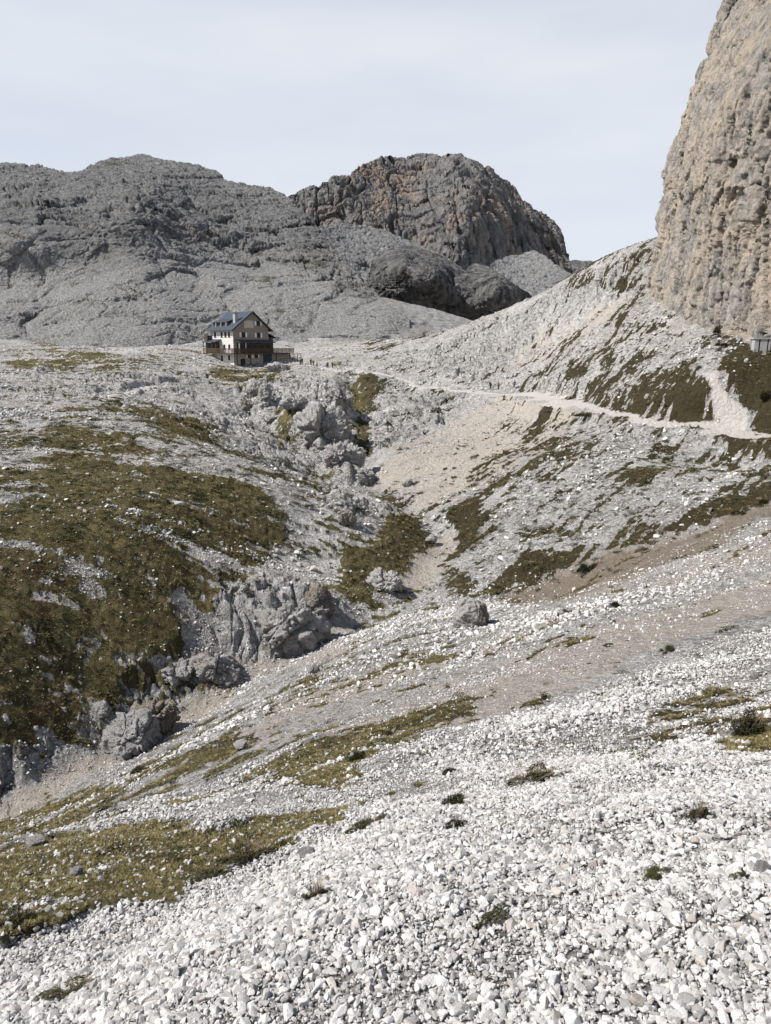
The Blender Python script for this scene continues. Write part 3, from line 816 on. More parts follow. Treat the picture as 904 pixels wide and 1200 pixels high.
def boulder(px, py, wpx, hpx, seed, label, name='boulder', cat='boulder', depth=.8, sink=.25, mat=None, rough=.10, cuts=9, rz=0, ry=0, lobes=(), group=None, y0=2.0):
    p = hit(px, py + hpx * .42, y0)
    m = mperpx(p); a = wpx * m / 2; c = hpx * m / 2 * 1.1; b = a * depth
    me = rock_mesh(name, (a, b, c), seed, mat or M_BOULDER, cuts, rough, lobes)
    x, y, z = at(px, py, p[1] + b * .35)
    o = link(name, me, label=label, cat=cat, group=group)
    o.location = (x, y, z - c * sink * .3); o.rotation_euler = (0, ry, rz)
    return o

boulder(152,860,70,62,11,'big pale rounded boulder at the lower left end of the gully', cuts=6, depth=.9, ry=R(-12), rough=.15, lobes=[(.7,-.3,.7,.35,.18)])
boulder(184,840,52,44,12,'dark rugged upper right part of the big pale boulder, shade painted in', mat=M_BROWNROCK, cuts=10, rough=.22)  # darker rock colour stands in for the shaded face of one boulder
boulder(256,783,54,38,13,'lumpy light grey boulder at the foot of the rocky bank, right of the rock ledge', rough=.22, cuts=6)
boulder(210,788,42,24,14,'low grey rock ledge left of the lumpy light grey boulder', name='rock_ledge', cat='rock', rough=.22, cuts=6)
boulder(332,724,104,66,15,'large pale rock outcrop bulging from the bank above the tan stream bed', name='rock_outcrop', cat='outcrop', ry=R(-20), rough=.24, cuts=4, depth=.55, sink=1.6)
boulder(376,702,32,48,25,'steep brownish rock nose at the right end of the large pale outcrop', name='rock_outcrop', cat='outcrop', rough=.22, cuts=7, mat=M_BROWNROCK, sink=1.0)
sb = boulder(553,714,56,47,16,'upright pale boulder with a browner right side, below the brown bank', cuts=14, rough=.07, ry=R(8), sink=.6, mat=M_PALEROCK, lobes=[(.2,-.6,.7,.3,.12)])
sb.data.materials.append(M_BROWNROCK)
sb.data.polygons.foreach_set('material_index', [1 if p.center.x > .25 else 0 for p in sb.data.polygons])
boulder(452,679,48,24,18,'white craggy boulder in the dark green patch beside the stream bed', rough=.24, cuts=6, mat=M_PALEROCK)
boulder(405,607,24,18,19,'small dark outcrop high on the cushion dotted left bank', name='rock_outcrop', cat='outcrop', rough=.14, mat=M_BROWNROCK)
boulder(478,566,14,10,20,'pale block at the foot of the fine scree fan', cat='rock', name='rock')
boulder(505,632,15,11,21,'pale block beside the bend of the dry stream bed', cat='rock', name='rock')
boulder(120,830,22,18,22,'light block standing above the gully left of the big pale boulder', cat='rock', name='rock', rough=.12)
boulder(382,492,66,62,23,'big pale rock knoll below the path between ravine and dark green strip', name='rock_knoll', cat='outcrop', rough=.30, cuts=3, depth=.7, sink=1.6, ry=R(20))
boulder(352,470,44,30,43,'pale crag on the upper left shoulder of the big rock knoll', name='rock_outcrop', cat='outcrop', rough=.28, cuts=4, sink=1.2)
boulder(398,462,34,26,44,'small crag on top of the big rock knoll beside the dark green strip', name='rock_outcrop', cat='outcrop', rough=.28, cuts=4, sink=1.2)
boulder(402,526,46,40,24,'grey crag at the lower end of the pale rock knoll', name='rock_outcrop', cat='outcrop', rough=.28, cuts=5, sink=1.2)
boulder(425,555,34,22,31,'low broken crag where ravine meets the fine scree fan', name='rock_outcrop', cat='outcrop', rough=.28, cuts=5, sink=1.2)
boulder(312,462,20,34,26,'upright pale rock pillar right of the dark hollow below the hut', name='rock_pillar', cat='rock', rough=.22, cuts=6, sink=1.)
boulder(295,456,18,24,27,'short pale rock pillar above the dark hollow below the hut', name='rock_pillar', cat='rock', rough=.22, cuts=6, sink=1.)
boulder(288,474,16,16,28,'dark stained rock in the hollow below the hut', name='rock', cat='rock', rough=.16, mat=M_BROWNROCK)
boulder(318,488,34,12,29,'long pale slab under the rock pillars', name='rock_slab', cat='rock', rough=.10, sink=.4)
boulder(325,430,30,12,30,'grey rocks ledge in front of the hut entrance', name='rock_ledge', cat='rock', rough=.14, sink=.6)
boulder(283,873,20,13,32,'dark shadowed block in the grass band right of the big boulder', name='rock', cat='rock', rough=.06, cuts=12, y0=5)
boulder(893,1018,22,20,33,'large white block at the right edge of the photo', name='rock', cat='rock', rough=.05, cuts=12)
boulder(90,1022,18,12,34,'white flat block lying in the near grass', name='rock', cat='rock', rough=.05, cuts=12)
boulder(40,985,24,12,35,'pale block at the upper edge of the near grass', name='rock', cat='rock', rough=.05, cuts=12)
boulder(360,1000,26,14,36,'flat white slab at the lower tip of the near grass', name='rock', cat='rock', rough=.05, cuts=12)
boulder(368,785,14,12,37,'small lump of rock on the tan gravel right of the lumpy boulder', name='rock', cat='rock')

# ------------------------------------------------------------------ scattered stones and plants through point instances
def hull_stone(seed, n=15, flat=.7):
    rg = np.random.default_rng(seed)
    P = rg.normal(size=(n, 3)); P /= np.linalg.norm(P, axis=1)[:, None]
    P *= rg.uniform(.75, 1.0, (n, 1)); P *= np.array([1.15, rg.uniform(.7, 1), flat * rg.uniform(.8, 1.15)]) * .5
    bm = bmesh.new()
    for p in P: bm.verts.new(p)
    r = bmesh.ops.convex_hull(bm, input=bm.verts)
    for v in [v for v in bm.verts if not v.link_faces]: bm.verts.remove(v)
    bmesh.ops.dissolve_limit(bm, angle_limit=R(9), verts=bm.verts, edges=bm.edges)
    bmesh.ops.bevel(bm, geom=list(bm.edges), offset=.022, segments=1, affect='EDGES')
    bmesh.ops.recalc_face_normals(bm, faces=bm.faces)
    me = bpy.data.meshes.new('stone'); bm.to_mesh(me); bm.free(); return me

def scatter(name, meshes, P, rot, scl, idx, label, cat):
    lib = bpy.data.collections.new(name + '_shapes')
    for i, me in enumerate(meshes):
        lib.objects.link(bpy.data.objects.new('%s_shape_%02d' % (name, i), me))
    me = bpy.data.meshes.new(name); me.vertices.add(len(P)); me.vertices.foreach_set('co', P.astype(np.float32).ravel())
    a = me.attributes.new('rot', 'FLOAT_VECTOR', 'POINT'); a.data.foreach_set('vector', rot.astype(np.float32).ravel())
    a = me.attributes.new('scl', 'FLOAT_VECTOR', 'POINT'); a.data.foreach_set('vector', scl.astype(np.float32).ravel())
    a = me.attributes.new('idx', 'INT', 'POINT'); a.data.foreach_set('value', idx.astype(np.int32))
    o = link(name, me, 'stuff', label, cat)
    ng = bpy.data.node_groups.new(name, 'GeometryNodeTree')
    ng.interface.new_socket('Geometry', in_out='INPUT', socket_type='NodeSocketGeometry')
    ng.interface.new_socket('Geometry', in_out='OUTPUT', socket_type='NodeSocketGeometry')
    n = ng.nodes; l = ng.links
    gi = n.new('NodeGroupInput'); go = n.new('NodeGroupOutput')
    ci = n.new('GeometryNodeCollectionInfo'); ci.inputs['Collection'].default_value = lib; ci.inputs['Separate Children'].default_value = True; ci.inputs['Reset Children'].default_value = True
    ip = n.new('GeometryNodeInstanceOnPoints'); ip.inputs['Pick Instance'].default_value = True
    def na(nm, ty):
        q = n.new('GeometryNodeInputNamedAttribute'); q.data_type = ty; q.inputs['Name'].default_value = nm; return q.outputs['Attribute']
    l.new(gi.outputs[0], ip.inputs['Points']); l.new(ci.outputs[0], ip.inputs['Instance'])
    l.new(na('idx', 'INT'), ip.inputs['Instance Index'])
    er = n.new('FunctionNodeEulerToRotation'); l.new(na('rot', 'FLOAT_VECTOR'), er.inputs[0]); l.new(er.outputs[0], ip.inputs['Rotation'])
    l.new(na('scl', 'FLOAT_VECTOR'), ip.inputs['Scale']); l.new(ip.outputs[0], go.inputs[0])
    md = o.modifiers.new('scatter', 'NODES'); md.node_group = ng
    return o

STONES = [hull_stone(200 + i, n=int(10 + i % 7), flat=[.75, .55, .9][i % 3]) for i in range(16)]
for m in STONES: m.materials.append(M_STONE)

def sector(n, r0, r1, half=31.5):
    if r1 < 15: half = 58
    elif half > 31: half = 39
    th = np.radians(rng.uniform(-half, half, n)); r = np.sqrt(rng.uniform(r0 * r0, r1 * r1, n))
    return r * np.sin(th), r * np.cos(th), r

SP_, SR, SS, BIG = [], [], [], []
for (r0, r1, cnt, med, sig) in ((1.2, 7, 150000, .040, .56), (7, 14, 180000, .047, .52), (14, 28, 120000, .080, .48), (28, 60, 108000, .165, .5), (60, 215, 128000, .33, .5)):
    x, y, r = sector(cnt, r0, r1)
    z, A = terrain(x, y)
    g = A['grass']; c = A['coarse']
    cl = .55 + .45 * (fbm2(x / (max(r0, 2.2) * .13), y / (max(r0, 2.2) * .13), 3, 301))
    s = med * np.exp(sig * rng.normal(size=cnt)) * ((.45 + .55 * c) if r0 < 14 else (.28 + .72 * c)) * (.75 + .5 * cl)
    s = np.minimum(s, med * (3.6 if r0 < 5 else 2.5))
    bare = ss(.25, .6, fbm2(x / (max(r0, 2.2) * .16), y / (max(r0, 2.2) * .07), 3, 305))
    keep = rng.random(cnt) < np.where(g > .5, .075, (.35 + .65 * c) * (1 - .55 * bare) * (1 - .9 * A['path']) * (1 - .45 * A['soil']) * (1 - .35 * A['rock']) * (1 - .8 * A['bank']))
    if r0 >= 60: keep &= rng.random(cnt) < .75
    x, y, z, s, r = (q[keep] for q in (x, y, z, s, r))
    P = np.stack([x, y, z + s * .10 + (1 - A['grass'][keep]) * c[keep] * rng.random(len(s)) * med * (.9 if r0 < 28 else .3)], 1)
    rot = np.stack([rng.normal(0, .35, len(s)), rng.normal(0, .35, len(s)), rng.uniform(0, 6.283, len(s))], 1)
    scl = s[:, None] * rng.uniform(.8, 1.25, (len(s), 3))
    SP_.append(P); SR.append(rot); SS.append(scl)
P = np.concatenate(SP_); ROT = np.concatenate(SR); SCL = np.concatenate(SS); IDX = rng.integers(0, len(STONES), len(P))
# the 280 stones that show largest are objects of their own
sz = SCL.mean(1) / np.hypot(P[:, 1], 1e-3); px, py = proj(P[:, 0], P[:, 1], P[:, 2])
vis = (px > 4) & (px < 900) & (py > 600) & (py < 1196)
order = np.argsort(-np.where(vis, sz, 0))[:280]
def where(px, py):
    v = 'bottom edge' if py > 1110 else 'lower part' if py > 1000 else 'middle'
    h = 'left' if px < 300 else 'centre' if px < 600 else 'right'
    return v, h
for k in order:
    o = bpy.data.objects.new('stone', STONES[IDX[k]]); COL.objects.link(o)
    o.location = P[k]; o.rotation_euler = ROT[k]; o.scale = SCL[k]
    v, h = where(px[k], py[k])
    o['label'] = 'one of the larger pale angular stones in the scree, %s, %s' % (v, h)
    o['category'] = 'stone'; o['group'] = 'larger scree stones, %s %s' % (v, h)
mask = np.ones(len(P), bool); mask[order] = False
scatter('scree', STONES, P[mask], ROT[mask], SCL[mask], IDX[mask], 'loose pale limestone rubble covering the slopes around the valley', 'scree')

# ---- grass tufts
def blades(n, rad, h, w, mat, seed, droop=.5, segs=3):
    rg = np.random.default_rng(seed); v = []; f = []
    for i in range(n):
        a = rg.uniform(0, 6.283); d = rad * math.sqrt(rg.random()); bx, by = d * math.cos(a), d * math.sin(a)
        hh = h * rg.uniform(.5, 1.1); la = a + rg.normal(0, .7); le = droop * hh * rg.uniform(.3, 1.3); ww = w * rg.uniform(.6, 1.3)
        tx, ty = -math.sin(la) * ww, math.cos(la) * ww
        b = len(v)
        for s in range(segs):
            t = s / segs; cx, cy, cz = bx + math.cos(la) * le * t * t, by + math.sin(la) * le * t * t, hh * (t - .25 * t * t)
            k = 1 - .5 * t
            v += [(cx - tx * k, cy - ty * k, cz), (cx + tx * k, cy + ty * k, cz)]
        v.append((bx + math.cos(la) * le, by + math.sin(la) * le, hh * .75))
        for s in range(segs - 1): f.append((b + 2 * s, b + 2 * s + 1, b + 2 * s + 3, b + 2 * s + 2))
        f.append((b + 2 * segs - 2, b + 2 * segs - 1, b + 2 * segs))
    return mesh_from('tuft', v, f, mat)
TUFTS = [blades(26, .55, .75, .045, M_TUFT, 400 + i, .8, 2) for i in range(6)]
TP, TR, TS = [], [], []
for (r0, r1, cnt, med) in ((7, 24, 60000, .085), (24, 45, 45000, .15), (45, 120, 60000, .28)):
    x, y, r = sector(cnt, r0, r1); z, A = terrain(x, y)
    k = A['grass'] * (.4 + .6 * (fbm2(x * 1.3, y * 1.3, 3, 311) > -.15)) > rng.random(cnt) * .95 + .05
    k &= A['grass'] > .45
    x, y, z = x[k], y[k], z[k]; s = med * rng.uniform(.6, 1.4, len(x))
    TP.append(np.stack([x, y, z - .02 * s], 1)); TR.append(np.stack([rng.normal(0, .2, len(s)), rng.normal(0, .2, len(s)), rng.uniform(0, 6.28, len(s))], 1))
    TS.append(np.stack([s, s, s * rng.uniform(.35, .8, len(s))], 1))
TP = np.concatenate(TP)
scatter('grass', TUFTS, TP, np.concatenate(TR), np.concatenate(TS), rng.integers(0, 6, len(TP)), 'short olive mountain grass on the left slope and in bands through the rubble', 'grass')

# ---- dwarf heath cushions: dark leafy mats
def leafy(n, seed, mat, size=.055, dome=(.5, .5, .32), stems=8):
    rg = np.random.default_rng(seed); v = []; f = []
    lob = rg.normal(0, .5, (9, 2)); lh = rg.uniform(.45, 1.1, 9)
    for i in range(n):
        li = rg.integers(0, 9); c = lob[li] * dome[0]
        d = rg.normal(size=3); d /= np.linalg.norm(d); d[2] = abs(d[2]); rr = rg.uniform(.45, 1) ** .5 * rg.uniform(.75, 1.15)
        p = np.array([c[0] + d[0] * dome[0] * .42 * rr, c[1] + d[1] * dome[1] * .42 * rr, d[2] * dome[2] * rr * lh[li]])
        u = rg.normal(size=3); u /= np.linalg.norm(u); w = np.cross(u, rg.normal(size=3)); w /= np.linalg.norm(w) + 1e-9
        s = size * rg.uniform(.6, 1.4); b = len(v)
        v += [tuple(p - u * s), tuple(p + w * s * .5), tuple(p + u * s), tuple(p - w * s * .5)]; f.append((b, b + 1, b + 2, b + 3))
    return mesh_from('cushion', v, f, mat)
CUSH = [leafy(150, 500 + i, M_SHRUB) for i in range(6)]
CP_, CR_, CS_ = [], [], []
for (r0, r1, cnt, med) in ((9, 45, 9000, .28), (45, 180, 60000, .62)):
    x, y, r = sector(cnt, r0, r1); z, A = terrain(x, y)
    G = A['G']; n = fbm2(x * .5, y * .5, 2, 321)
    k = (rng.random(cnt) < np.where(G > .75, .35, np.where(G > .2, .34, .05))) & (n > -.1) & (A['path'] < .1) & (A['coarse'] < .9)
    x, y, z = x[k], y[k], z[k]; s = med * np.exp(.35 * rng.normal(size=len(x)))
    CP_.append(np.stack([x, y, z - .05 * s], 1))
    LLm = samp(M_LEFT, A['px'][k], A['py'][k]); ang = np.where(LLm > .5, DIRS['L'], DIRS['R'])
    CR_.append(np.stack([rng.normal(0, .1, len(s)), rng.normal(0, .1, len(s)), ang + rng.normal(0, .3, len(s))], 1))
    CS_.append(np.stack([s * rng.uniform(1, 2.2, len(s)), s, s * .7], 1))
CP_ = np.concatenate(CP_)
scatter('ground_cover', CUSH, CP_, np.concatenate(CR_), np.concatenate(CS_), rng.integers(0, 6, len(CP_)), 'dark dwarf heath cushions dotted over the slopes', 'heath')

# ---- single shrubs and tussocks
def shrub(px, py, wpx, hpx, label, name='shrub', cat='shrub', seed=0, dry=.3, ang=0.5, mat=None):
    p = hit(px, py + hpx * .3); m = mperpx(p); w = wpx * m; h = hpx * m
    o = empty(name, p + np.array([0, 0, .05 if p[1] < 12 else .02]), ang, label, cat)
    me = leafy(int(1800 + 30 * wpx), 600 + seed, mat or M_SHRUB, size=.034 + .02 * (14 / max(wpx, 14)), dome=(.68, .5, .66))
    a = link('foliage', me, parent=o); a.scale = (w * .85, w * .42, h * .8)
    me2 = blades(int(20 + wpx * (.6 + 3 * dry)), .5, 1.0, .012, M_DRY, 700 + seed, .6)
    b = link('dry_stems', me2, parent=o); b.scale = (w * .75, w * .38, h * (.55 + dry))
    return o
shrub(872,850,66,34,'widest dark shrub, at the right edge in the brown grass', seed=1)
shrub(628,912,62,20,'long low dark shrub with reddish stems in the middle of the scree', seed=2)
shrub(536,940,36,22,'dark shrub left of and below the long low dark shrub', seed=3)
shrub(534,968,20,14,'small brown tussock directly below the dark shrub in mid scree', name='tussock', cat='tussock', seed=4, dry=.7)
shrub(525,904,22,12,'small dark shrub left of the long low dark shrub', seed=5)
shrub(417,886,20,20,'upright brown heath bush in the upper grass band', seed=6, dry=.5)
shrub(292,1003,56,20,'dark heath mat with long stems at the right end of the near grass', name='heath_mat', cat='heath', seed=7, dry=.5, ang=.4)
shrub(248,1026,44,16,'dark heath mat lower left of the long stemmed one in the near grass', name='heath_mat', cat='heath', seed=8, ang=.4)
shrub(370,1050,28,20,'reddish dry tussock among the white stones below the near grass', name='tussock', cat='tussock', seed=9, dry=.9)
shrub(430,968,40,12,'dark low shrub above the white slab in the near rubble', seed=10)
shrub(815,957,30,18,'straw coloured tussock among white stones at the right', name='tussock', cat='tussock', seed=11, dry=1.0)
shrub(865,1031,22,10,'small green plant in the white stones near the right edge', name='alpine_plant', cat='plant', seed=12, dry=.0)
shrub(768,1027,40,8,'low green plants in a line among the white stones at the right', name='alpine_plant', cat='plant', seed=13, dry=.0)
shrub(575,1080,40,14,'green plant in the white stones near the bottom centre', name='alpine_plant', cat='plant', seed=14, dry=.0)
shrub(85,1163,52,16,'dark heath patch in the stones at the bottom left', name='heath_mat', cat='heath', seed=15, dry=.2)
shrub(784,760,18,12,'single dark shrub high on the fine gravel slope', seed=16)
shrub(722,708,14,10,'tiny dark shrub at the rim above the brown bank', seed=17)
shrub(690,664,26,16,'dark bush on the left end of the brown bank', seed=18)
shrub(866,600,20,12,'dark bush at the top end of the brown bank near the right edge', seed=19)
shrub(895,588,16,10,'dark bush cut by the right edge above the brown bank', seed=20)
shrub(846,384,26,22,'dark leafy clump added for the black cavity at the foot of the tall cliff', seed=21)  # added foliage standing in for the shade of the cavity
shrub(850,403,22,8,'low dark shrub just below the clump at the foot of the cliff', seed=22)
shrub(690,486,30,12,'dark shrub below the path where it bends', seed=23)
shrub(898,464,26,20,'dark shrub on the grassy bank right of the steep path', seed=24)
shrub(165,902,24,9,'dark heath tuft just below the big pale boulder', name='heath_tuft', cat='heath', seed=25)
shrub(145,953,16,8,'dark heath tuft left of the bare gravel tongue', name='heath_tuft', cat='heath', seed=26)
shrub(20,1080,44,16,'brown heath at the left edge below the near grass', name='heath_mat', cat='heath', seed=27)

# ------------------------------------------------------------------ mountain hut
M_MASON = m_plain('pale_masonry', (.66, .63, .575), .9, .3, 2.5)
M_DMASON = m_plain('brown_masonry', (.36, .325, .285), .9, .4, 2.0)
M_WOOD = m_plain('weathered_wood', (.085, .06, .045), .8, .4, 4)
M_CLAD = m_plain('shingle_cladding', (.25, .225, .20), .85, .3, 3)
M_ROOF = m_plain('slate_blue_roof', (.052, .066, .086), .5, .25, .8)
M_DARKW = m_plain('dark_glass', (.018, .022, .028), .12, .1, 2)
M_WHITE = m_plain('white_paint', (.78, .78, .77), .6, .05, 2)
M_BLUE = m_plain('blue_paint', (.035, .075, .13), .6, .2, 2)
M_RAIL = m_plain('grey_timber', (.14, .13, .125), .8, .3, 4)
M_CONC = m_plain('grey_concrete', (.38, .38, .38), .85, .15, 1.5)
hp = np.array(at(274.5, 424.5, 188))
hut = empty('mountain_hut', hp, R(45), 'three storey mountain hut with blue grey gable roof, dormers and a railed terrace', 'hut')
hut.scale = (1, 1, .94)
L, Wd, HB, HE, HA = 10.0, 10.7, 2.4, 8.7, 13.0
AX = 5.6
MB().prism([(0, -3), (Wd, -3), (Wd, HE), (AX, HA), (0, HE)], 'y', 0, L).build('wall', M_MASON, hut)
MB().prism([(.15, 5.3), (Wd - .15, 5.3), (Wd - .15, HE - .12), (AX, HA - .25), (.15, HE - .12)], 'y', -.12, -.003).build('gable_cladding', M_CLAD, hut)
MB().box(.0, Wd, -.1, -.003, -3, 5.25).build('lower_facade', M_DMASON, hut)
def slab(x0, z0, x1, z1, th=.22): return [(x0, z0), (x1, z1), (x1, z1 + th), (x0, z0 + th)]
sl = (HA - HE) / AX; sr = (HA - HE) / (Wd - AX)
roof = MB().prism([(-.9, HE - .9 * sl + .05), (AX, HA + .05), (AX, HA + .3), (-.9, HE - .9 * sl + .3)], 'y', -1.0, L + .7)
roof.prism([(AX + .002, HA + .05), (Wd + .9, HE - .9 * sr + .05), (Wd + .9, HE - .9 * sr + .3), (AX + .002, HA + .3)], 'y', -1.0, L + .7)
roof = roof.build('roof', M_ROOF, hut)
def pr(o, *b):
    m = MB()
    for q in b: m.box(*q)
    return m
fas = MB().prism([(-.92, HE - .92 * sl - .1), (AX, HA - .12), (AX, HA + .08), (-.92, HE - .92 * sl + .1)], 'y', -1.08, -1.002)
fas.prism([(AX + .002, HA - .12), (Wd + .92, HE - .92 * sr - .1), (Wd + .92, HE - .92 * sr + .1), (AX + .002, HA + .08)], 'y', -1.08, -1.002)
fas.build('bargeboard', M_WOOD, roof)
ch = MB().box(1.5, 2.4, 1.0, 1.9, 9.2, 12.6).build('chimney', M_CONC, roof)
MB().box(1.4, 2.5, .9, 2.0, 12.6, 12.75).build('chimney_cap', M_RAIL, roof)
for y in (3.3, 5.6, 7.9):
    d = MB().prism([(.55, HE + .55 * sl), (.55, HE + .55 * sl + 1.25), (2.9, HE + 2.9 * sl + .1)], 'y', y, y + 1.5).build('dormer', M_WOOD, roof)
    d['label'] = 'dark shed dormer on the left roof slope'
for y in (3.3, 5.6, 7.9):
    MB().prism([(.2, HE + .55 * sl + 1.2), (3.2, HE + 2.9 * sl + .35), (3.2, HE + 2.9 * sl + .5), (.2, HE + .55 * sl + 1.36)], 'y', y - .25, y + 1.75).build('dormer_roof', M_ROOF, roof)
    MB().box(.2, .6, y - .22, y - .02, HE + .3, HE + 1.6).build('dormer_cheek', M_CONC, roof)

def window(face, a, z, w, h, shut=True, parent=hut):
    """face 'e': eave wall (x=0) at y=a; face 'g': gable wall (y=0) at x=a; off = wall face"""
    def put(m, a0, a1, z0, z1, d0, d1):
        if face == 'e': m.box(-d1, -d0, a0, a1, z0, z1)
        else: m.box(a0, a1, -.12 - d1, -.12 - d0, z0, z1)
        return m
    m = MB()
    for q in ((a - w/2 - .08, a - w/2, z, z + h), (a + w/2, a + w/2 + .08, z, z + h), (a - w/2 - .08, a + w/2 + .08, z - .08, z - .003), (a - w/2 - .08, a + w/2 + .08, z + h + .003, z + h + .09)):
        put(m, *q, .005, .09)
    f = m.build('window', M_WOOD, parent)
    put(MB(), a - w/2 + .003, a + w/2 - .003, z, z + h, .004, .035).build('pane', M_DARKW, f)
    if shut:
        for s in (-1, 1):
            c = a + s * (w/2 + .08 + w * .26 + .01)
            put(MB(), c - w * .26, c + w * .26, z, z + h, .004, .06).build('shutter', M_WHITE, f)
for a in (1.6, 3.2, 4.9, 7.9): window('e', a, 6.5, .75, 1.25)
for a in (1.7, 3.9): window('e', a, 3.3, .8, 1.2)
window('e', 2.0, .6, .8, 1.1)
window('g', 3.0, 6.5, 1.0, 1.2); window('g', 7.6, 6.4, 1.0, 1.2); window('g', 7.6, 10.0 - .45, .95, 1.1)
MB().box(3.3, 6.1, -.2, -.125, 8.9, 10.8).build('gable_board', m_plain('pale_board', (.50, .45, .39), .8, .15, 1.0), hut)
for a in (4.6, 6.6): window('g', a, 1.1, .9, .8, True)
MB().box(9.1, 11.5, -.2, -.11, -.6, 2.0).build('door', M_BLUE, hut)
MB().box(1.9, 3.2, -.2, -.11, -.9, .9).build('cellar_door', M_DARKW, hut)
MB().box(-.1, -.004, 4.9, 5.7, -.3, 1.7).build('side_door', M_DARKW, hut)
# terrace in front of the gable, on a masonry base running out to the right
MB().box(Wd + .003, 17.5, -.1, 6, -3, HB - .25).build('terrace_base', M_DMASON, hut)
dk = MB().box(-1.6, 17.8, -1.5, -.105, HB - .22, HB).box(-1.6, -.005, -.102, 11.4, HB - .22, HB).box(Wd + .005, 17.8, -.102, 6.2, HB - .24, HB - .003).build('deck', M_WOOD, hut)
m = MB()
for x in np.arange(-1.5, 17.8, 1.28): m.box(x, x + .1, -1.5, -1.4, HB, HB + 1.15)
for z in (.12, .35, .58, .81, 1.04): m.box(-1.55, 17.75, -1.48, -1.42, HB + z, HB + z + .17)
for y in np.arange(-.2, 11.4, 1.28): m.box(-1.58, -1.48, y, y + .1, HB, HB + 1.15)
for z in (.15, .45, .75, 1.05): m.box(-1.56, -1.5, -1.4, 11.4, HB + z, HB + z + .15)
m.build('railing', M_WOOD, hut)
m = MB()
for x in (0, 4, 8, 12, 16.4): m.box(x, x + .18, -1.4, -1.2, -3, HB - .23)
m.build('deck_post', M_WOOD, hut)
# veranda with pent roof
MB().box(1.0, Wd + .2, -1.0, -.125, HB + .003, 4.9).build('veranda', M_WOOD, hut)
for x in (1.3, 3.2, 5.1, 7.0, 8.9):
    MB().box(x, x + 1.5, -1.05, -1.003, HB + .95, 4.5).build('veranda_window', M_DARKW, hut)
MB().box(.95, 1.15, -1.12, -1.06, HB, 5.0).box(2.85, 3.05, -1.12, -1.06, HB, 5.0).build('veranda_post', M_WHITE, hut)
MB().prism([(-.13, 5.85), (-1.9, 5.15), (-1.9, 5.0), (-.13, 5.7)], 'x', .5, Wd + .8).build('veranda_roof', M_ROOF, hut)
# wing on the right
MB().box(Wd + .003, Wd + 2.6, 1.5, 9, HB + .003, 6.6).build('side_wing', M_WOOD, hut)
MB().prism([(Wd - .0 + .003, 8.1), (Wd + 3.3, 6.4), (Wd + 3.3, 6.25), (Wd + .003, 7.95)], 'y', .9, 9.4).build('wing_roof', M_ROOF, hut)
# porch at the left end
MB().prism([(-.003, 6.0), (-1.9, 5.3), (-1.9, 5.15), (-.003, 5.85)], 'y', 5.2, 11.6).build('porch_roof', M_ROOF, hut)
m = MB()
for y in (5.4, 7.4, 9.4, 11.2): m.box(-1.6, -1.45, y, y + .15, HB, 5.2)
m.build('porch_post', M_WOOD, hut)
MB().box(-.9, -.01, 6.2, 11.2, HB + .01, 5.1).build('porch_screen', M_WOOD, hut)
MB().box(-1.3, -.01, L - .4, L + 1.2, 5.9, 7.0).box(-1.3, -1.2, L - .4, L + 1.2, 7.0, 7.5).build('balcony', M_WOOD, hut)

# fence and low wall beside the hut
def fence(A, B, n, label, name='fence', h=1.1, mat=M_WOOD, rails=(.35, .65, .95)):
    A = np.array(A); B = np.array(B)
    o = empty(name, A, 0, label, 'fence')
    D = B - A; m = MB()
    for z in rails: m.bar((0, 0, z * h), (D[0], D[1], D[2] + z * h), .05, 4)
    m.build('rail', mat, o)
    for k in range(n):
        q = D * k / (n - 1); MB().box(q[0] - .06, q[0] + .06, q[1] - .06, q[1] + .06, q[2] - .6, q[2] + h).build('post', mat, o)
fence(at(203, 413, 196), at(236, 417, 195), 7, 'low dark timber fence running left from the hut terrace', h=1.2, rails=(.2, .4, .6, .8, .97))
fence(at(333, 424, 187), at(353, 421, 183), 6, 'dark timber fence between the terrace and the group of hikers', h=1.5, rails=(.3, .6, .95))

# signpost by the path
p = hit(407, 431); sp = empty('signpost', p, 0, 'thin dark marker post at the top of the path, right of the hikers', 'post')
MB().bar((0, 0, -.3), (0, 0, 1.9), .06).build('pole', M_WOOD, sp); MB().box(.05, .45, -.03, .03, 1.5, 1.7).build('sign_board', M_WOOD, sp)

# shelter under the cliff
p = np.array(at(892, 411, 104)); 
sh = empty('stone_shelter', p, R(-12), 'small grey concrete shelter with two dark openings under the tall cliff', 'shelter')
MB().box(-1.0, -.45, -.35, 2, -.8, 1.55).box(-.25, .62, -.35, 2, -.8, 1.55).box(.8, 1.05, -.35, 2, -.8, 1.55).box(-1.0, 1.05, 1.2, 2.1, -.8, 1.5).build('wall', M_CONC, sh)
MB().box(-1.15, 1.2, -.45, 2.1, 1.555, 1.75).build('roof', M_CONC, sh)
MB().box(-.44, -.26, -.2, -.1, -.8, 1.5).box(.63, .79, -.2, -.1, -.8, 1.5).build('doorway', M_DARKW, sh)

# ------------------------------------------------------------------ people
def skin(name, joints, edges, mat, sub=1):
    me = bpy.data.meshes.new(name); me.from_pydata([j[:3] for j in joints], edges, []); me.update()
    o = bpy.data.objects.new(name, me); COL.objects.link(o)
    md = o.modifiers.new('skin', 'SKIN'); md.use_smooth_shade = True
    for i, j in enumerate(joints):
        s = me.skin_vertices[0].data[i]; s.radius = (j[3], j[3] if len(j) < 5 else j[4]); s.use_root = (i == 0)
    sb = o.modifiers.new('sub', 'SUBSURF'); sb.levels = sub; sb.render_levels = sub
    dg = bpy.context.evaluated_depsgraph_get(); new = bpy.data.meshes.new_from_object(o.evaluated_get(dg)); new.name = name
    bpy.data.objects.remove(o); bpy.data.meshes.remove(me)
    new.materials.clear(); new.materials.append(mat); return new

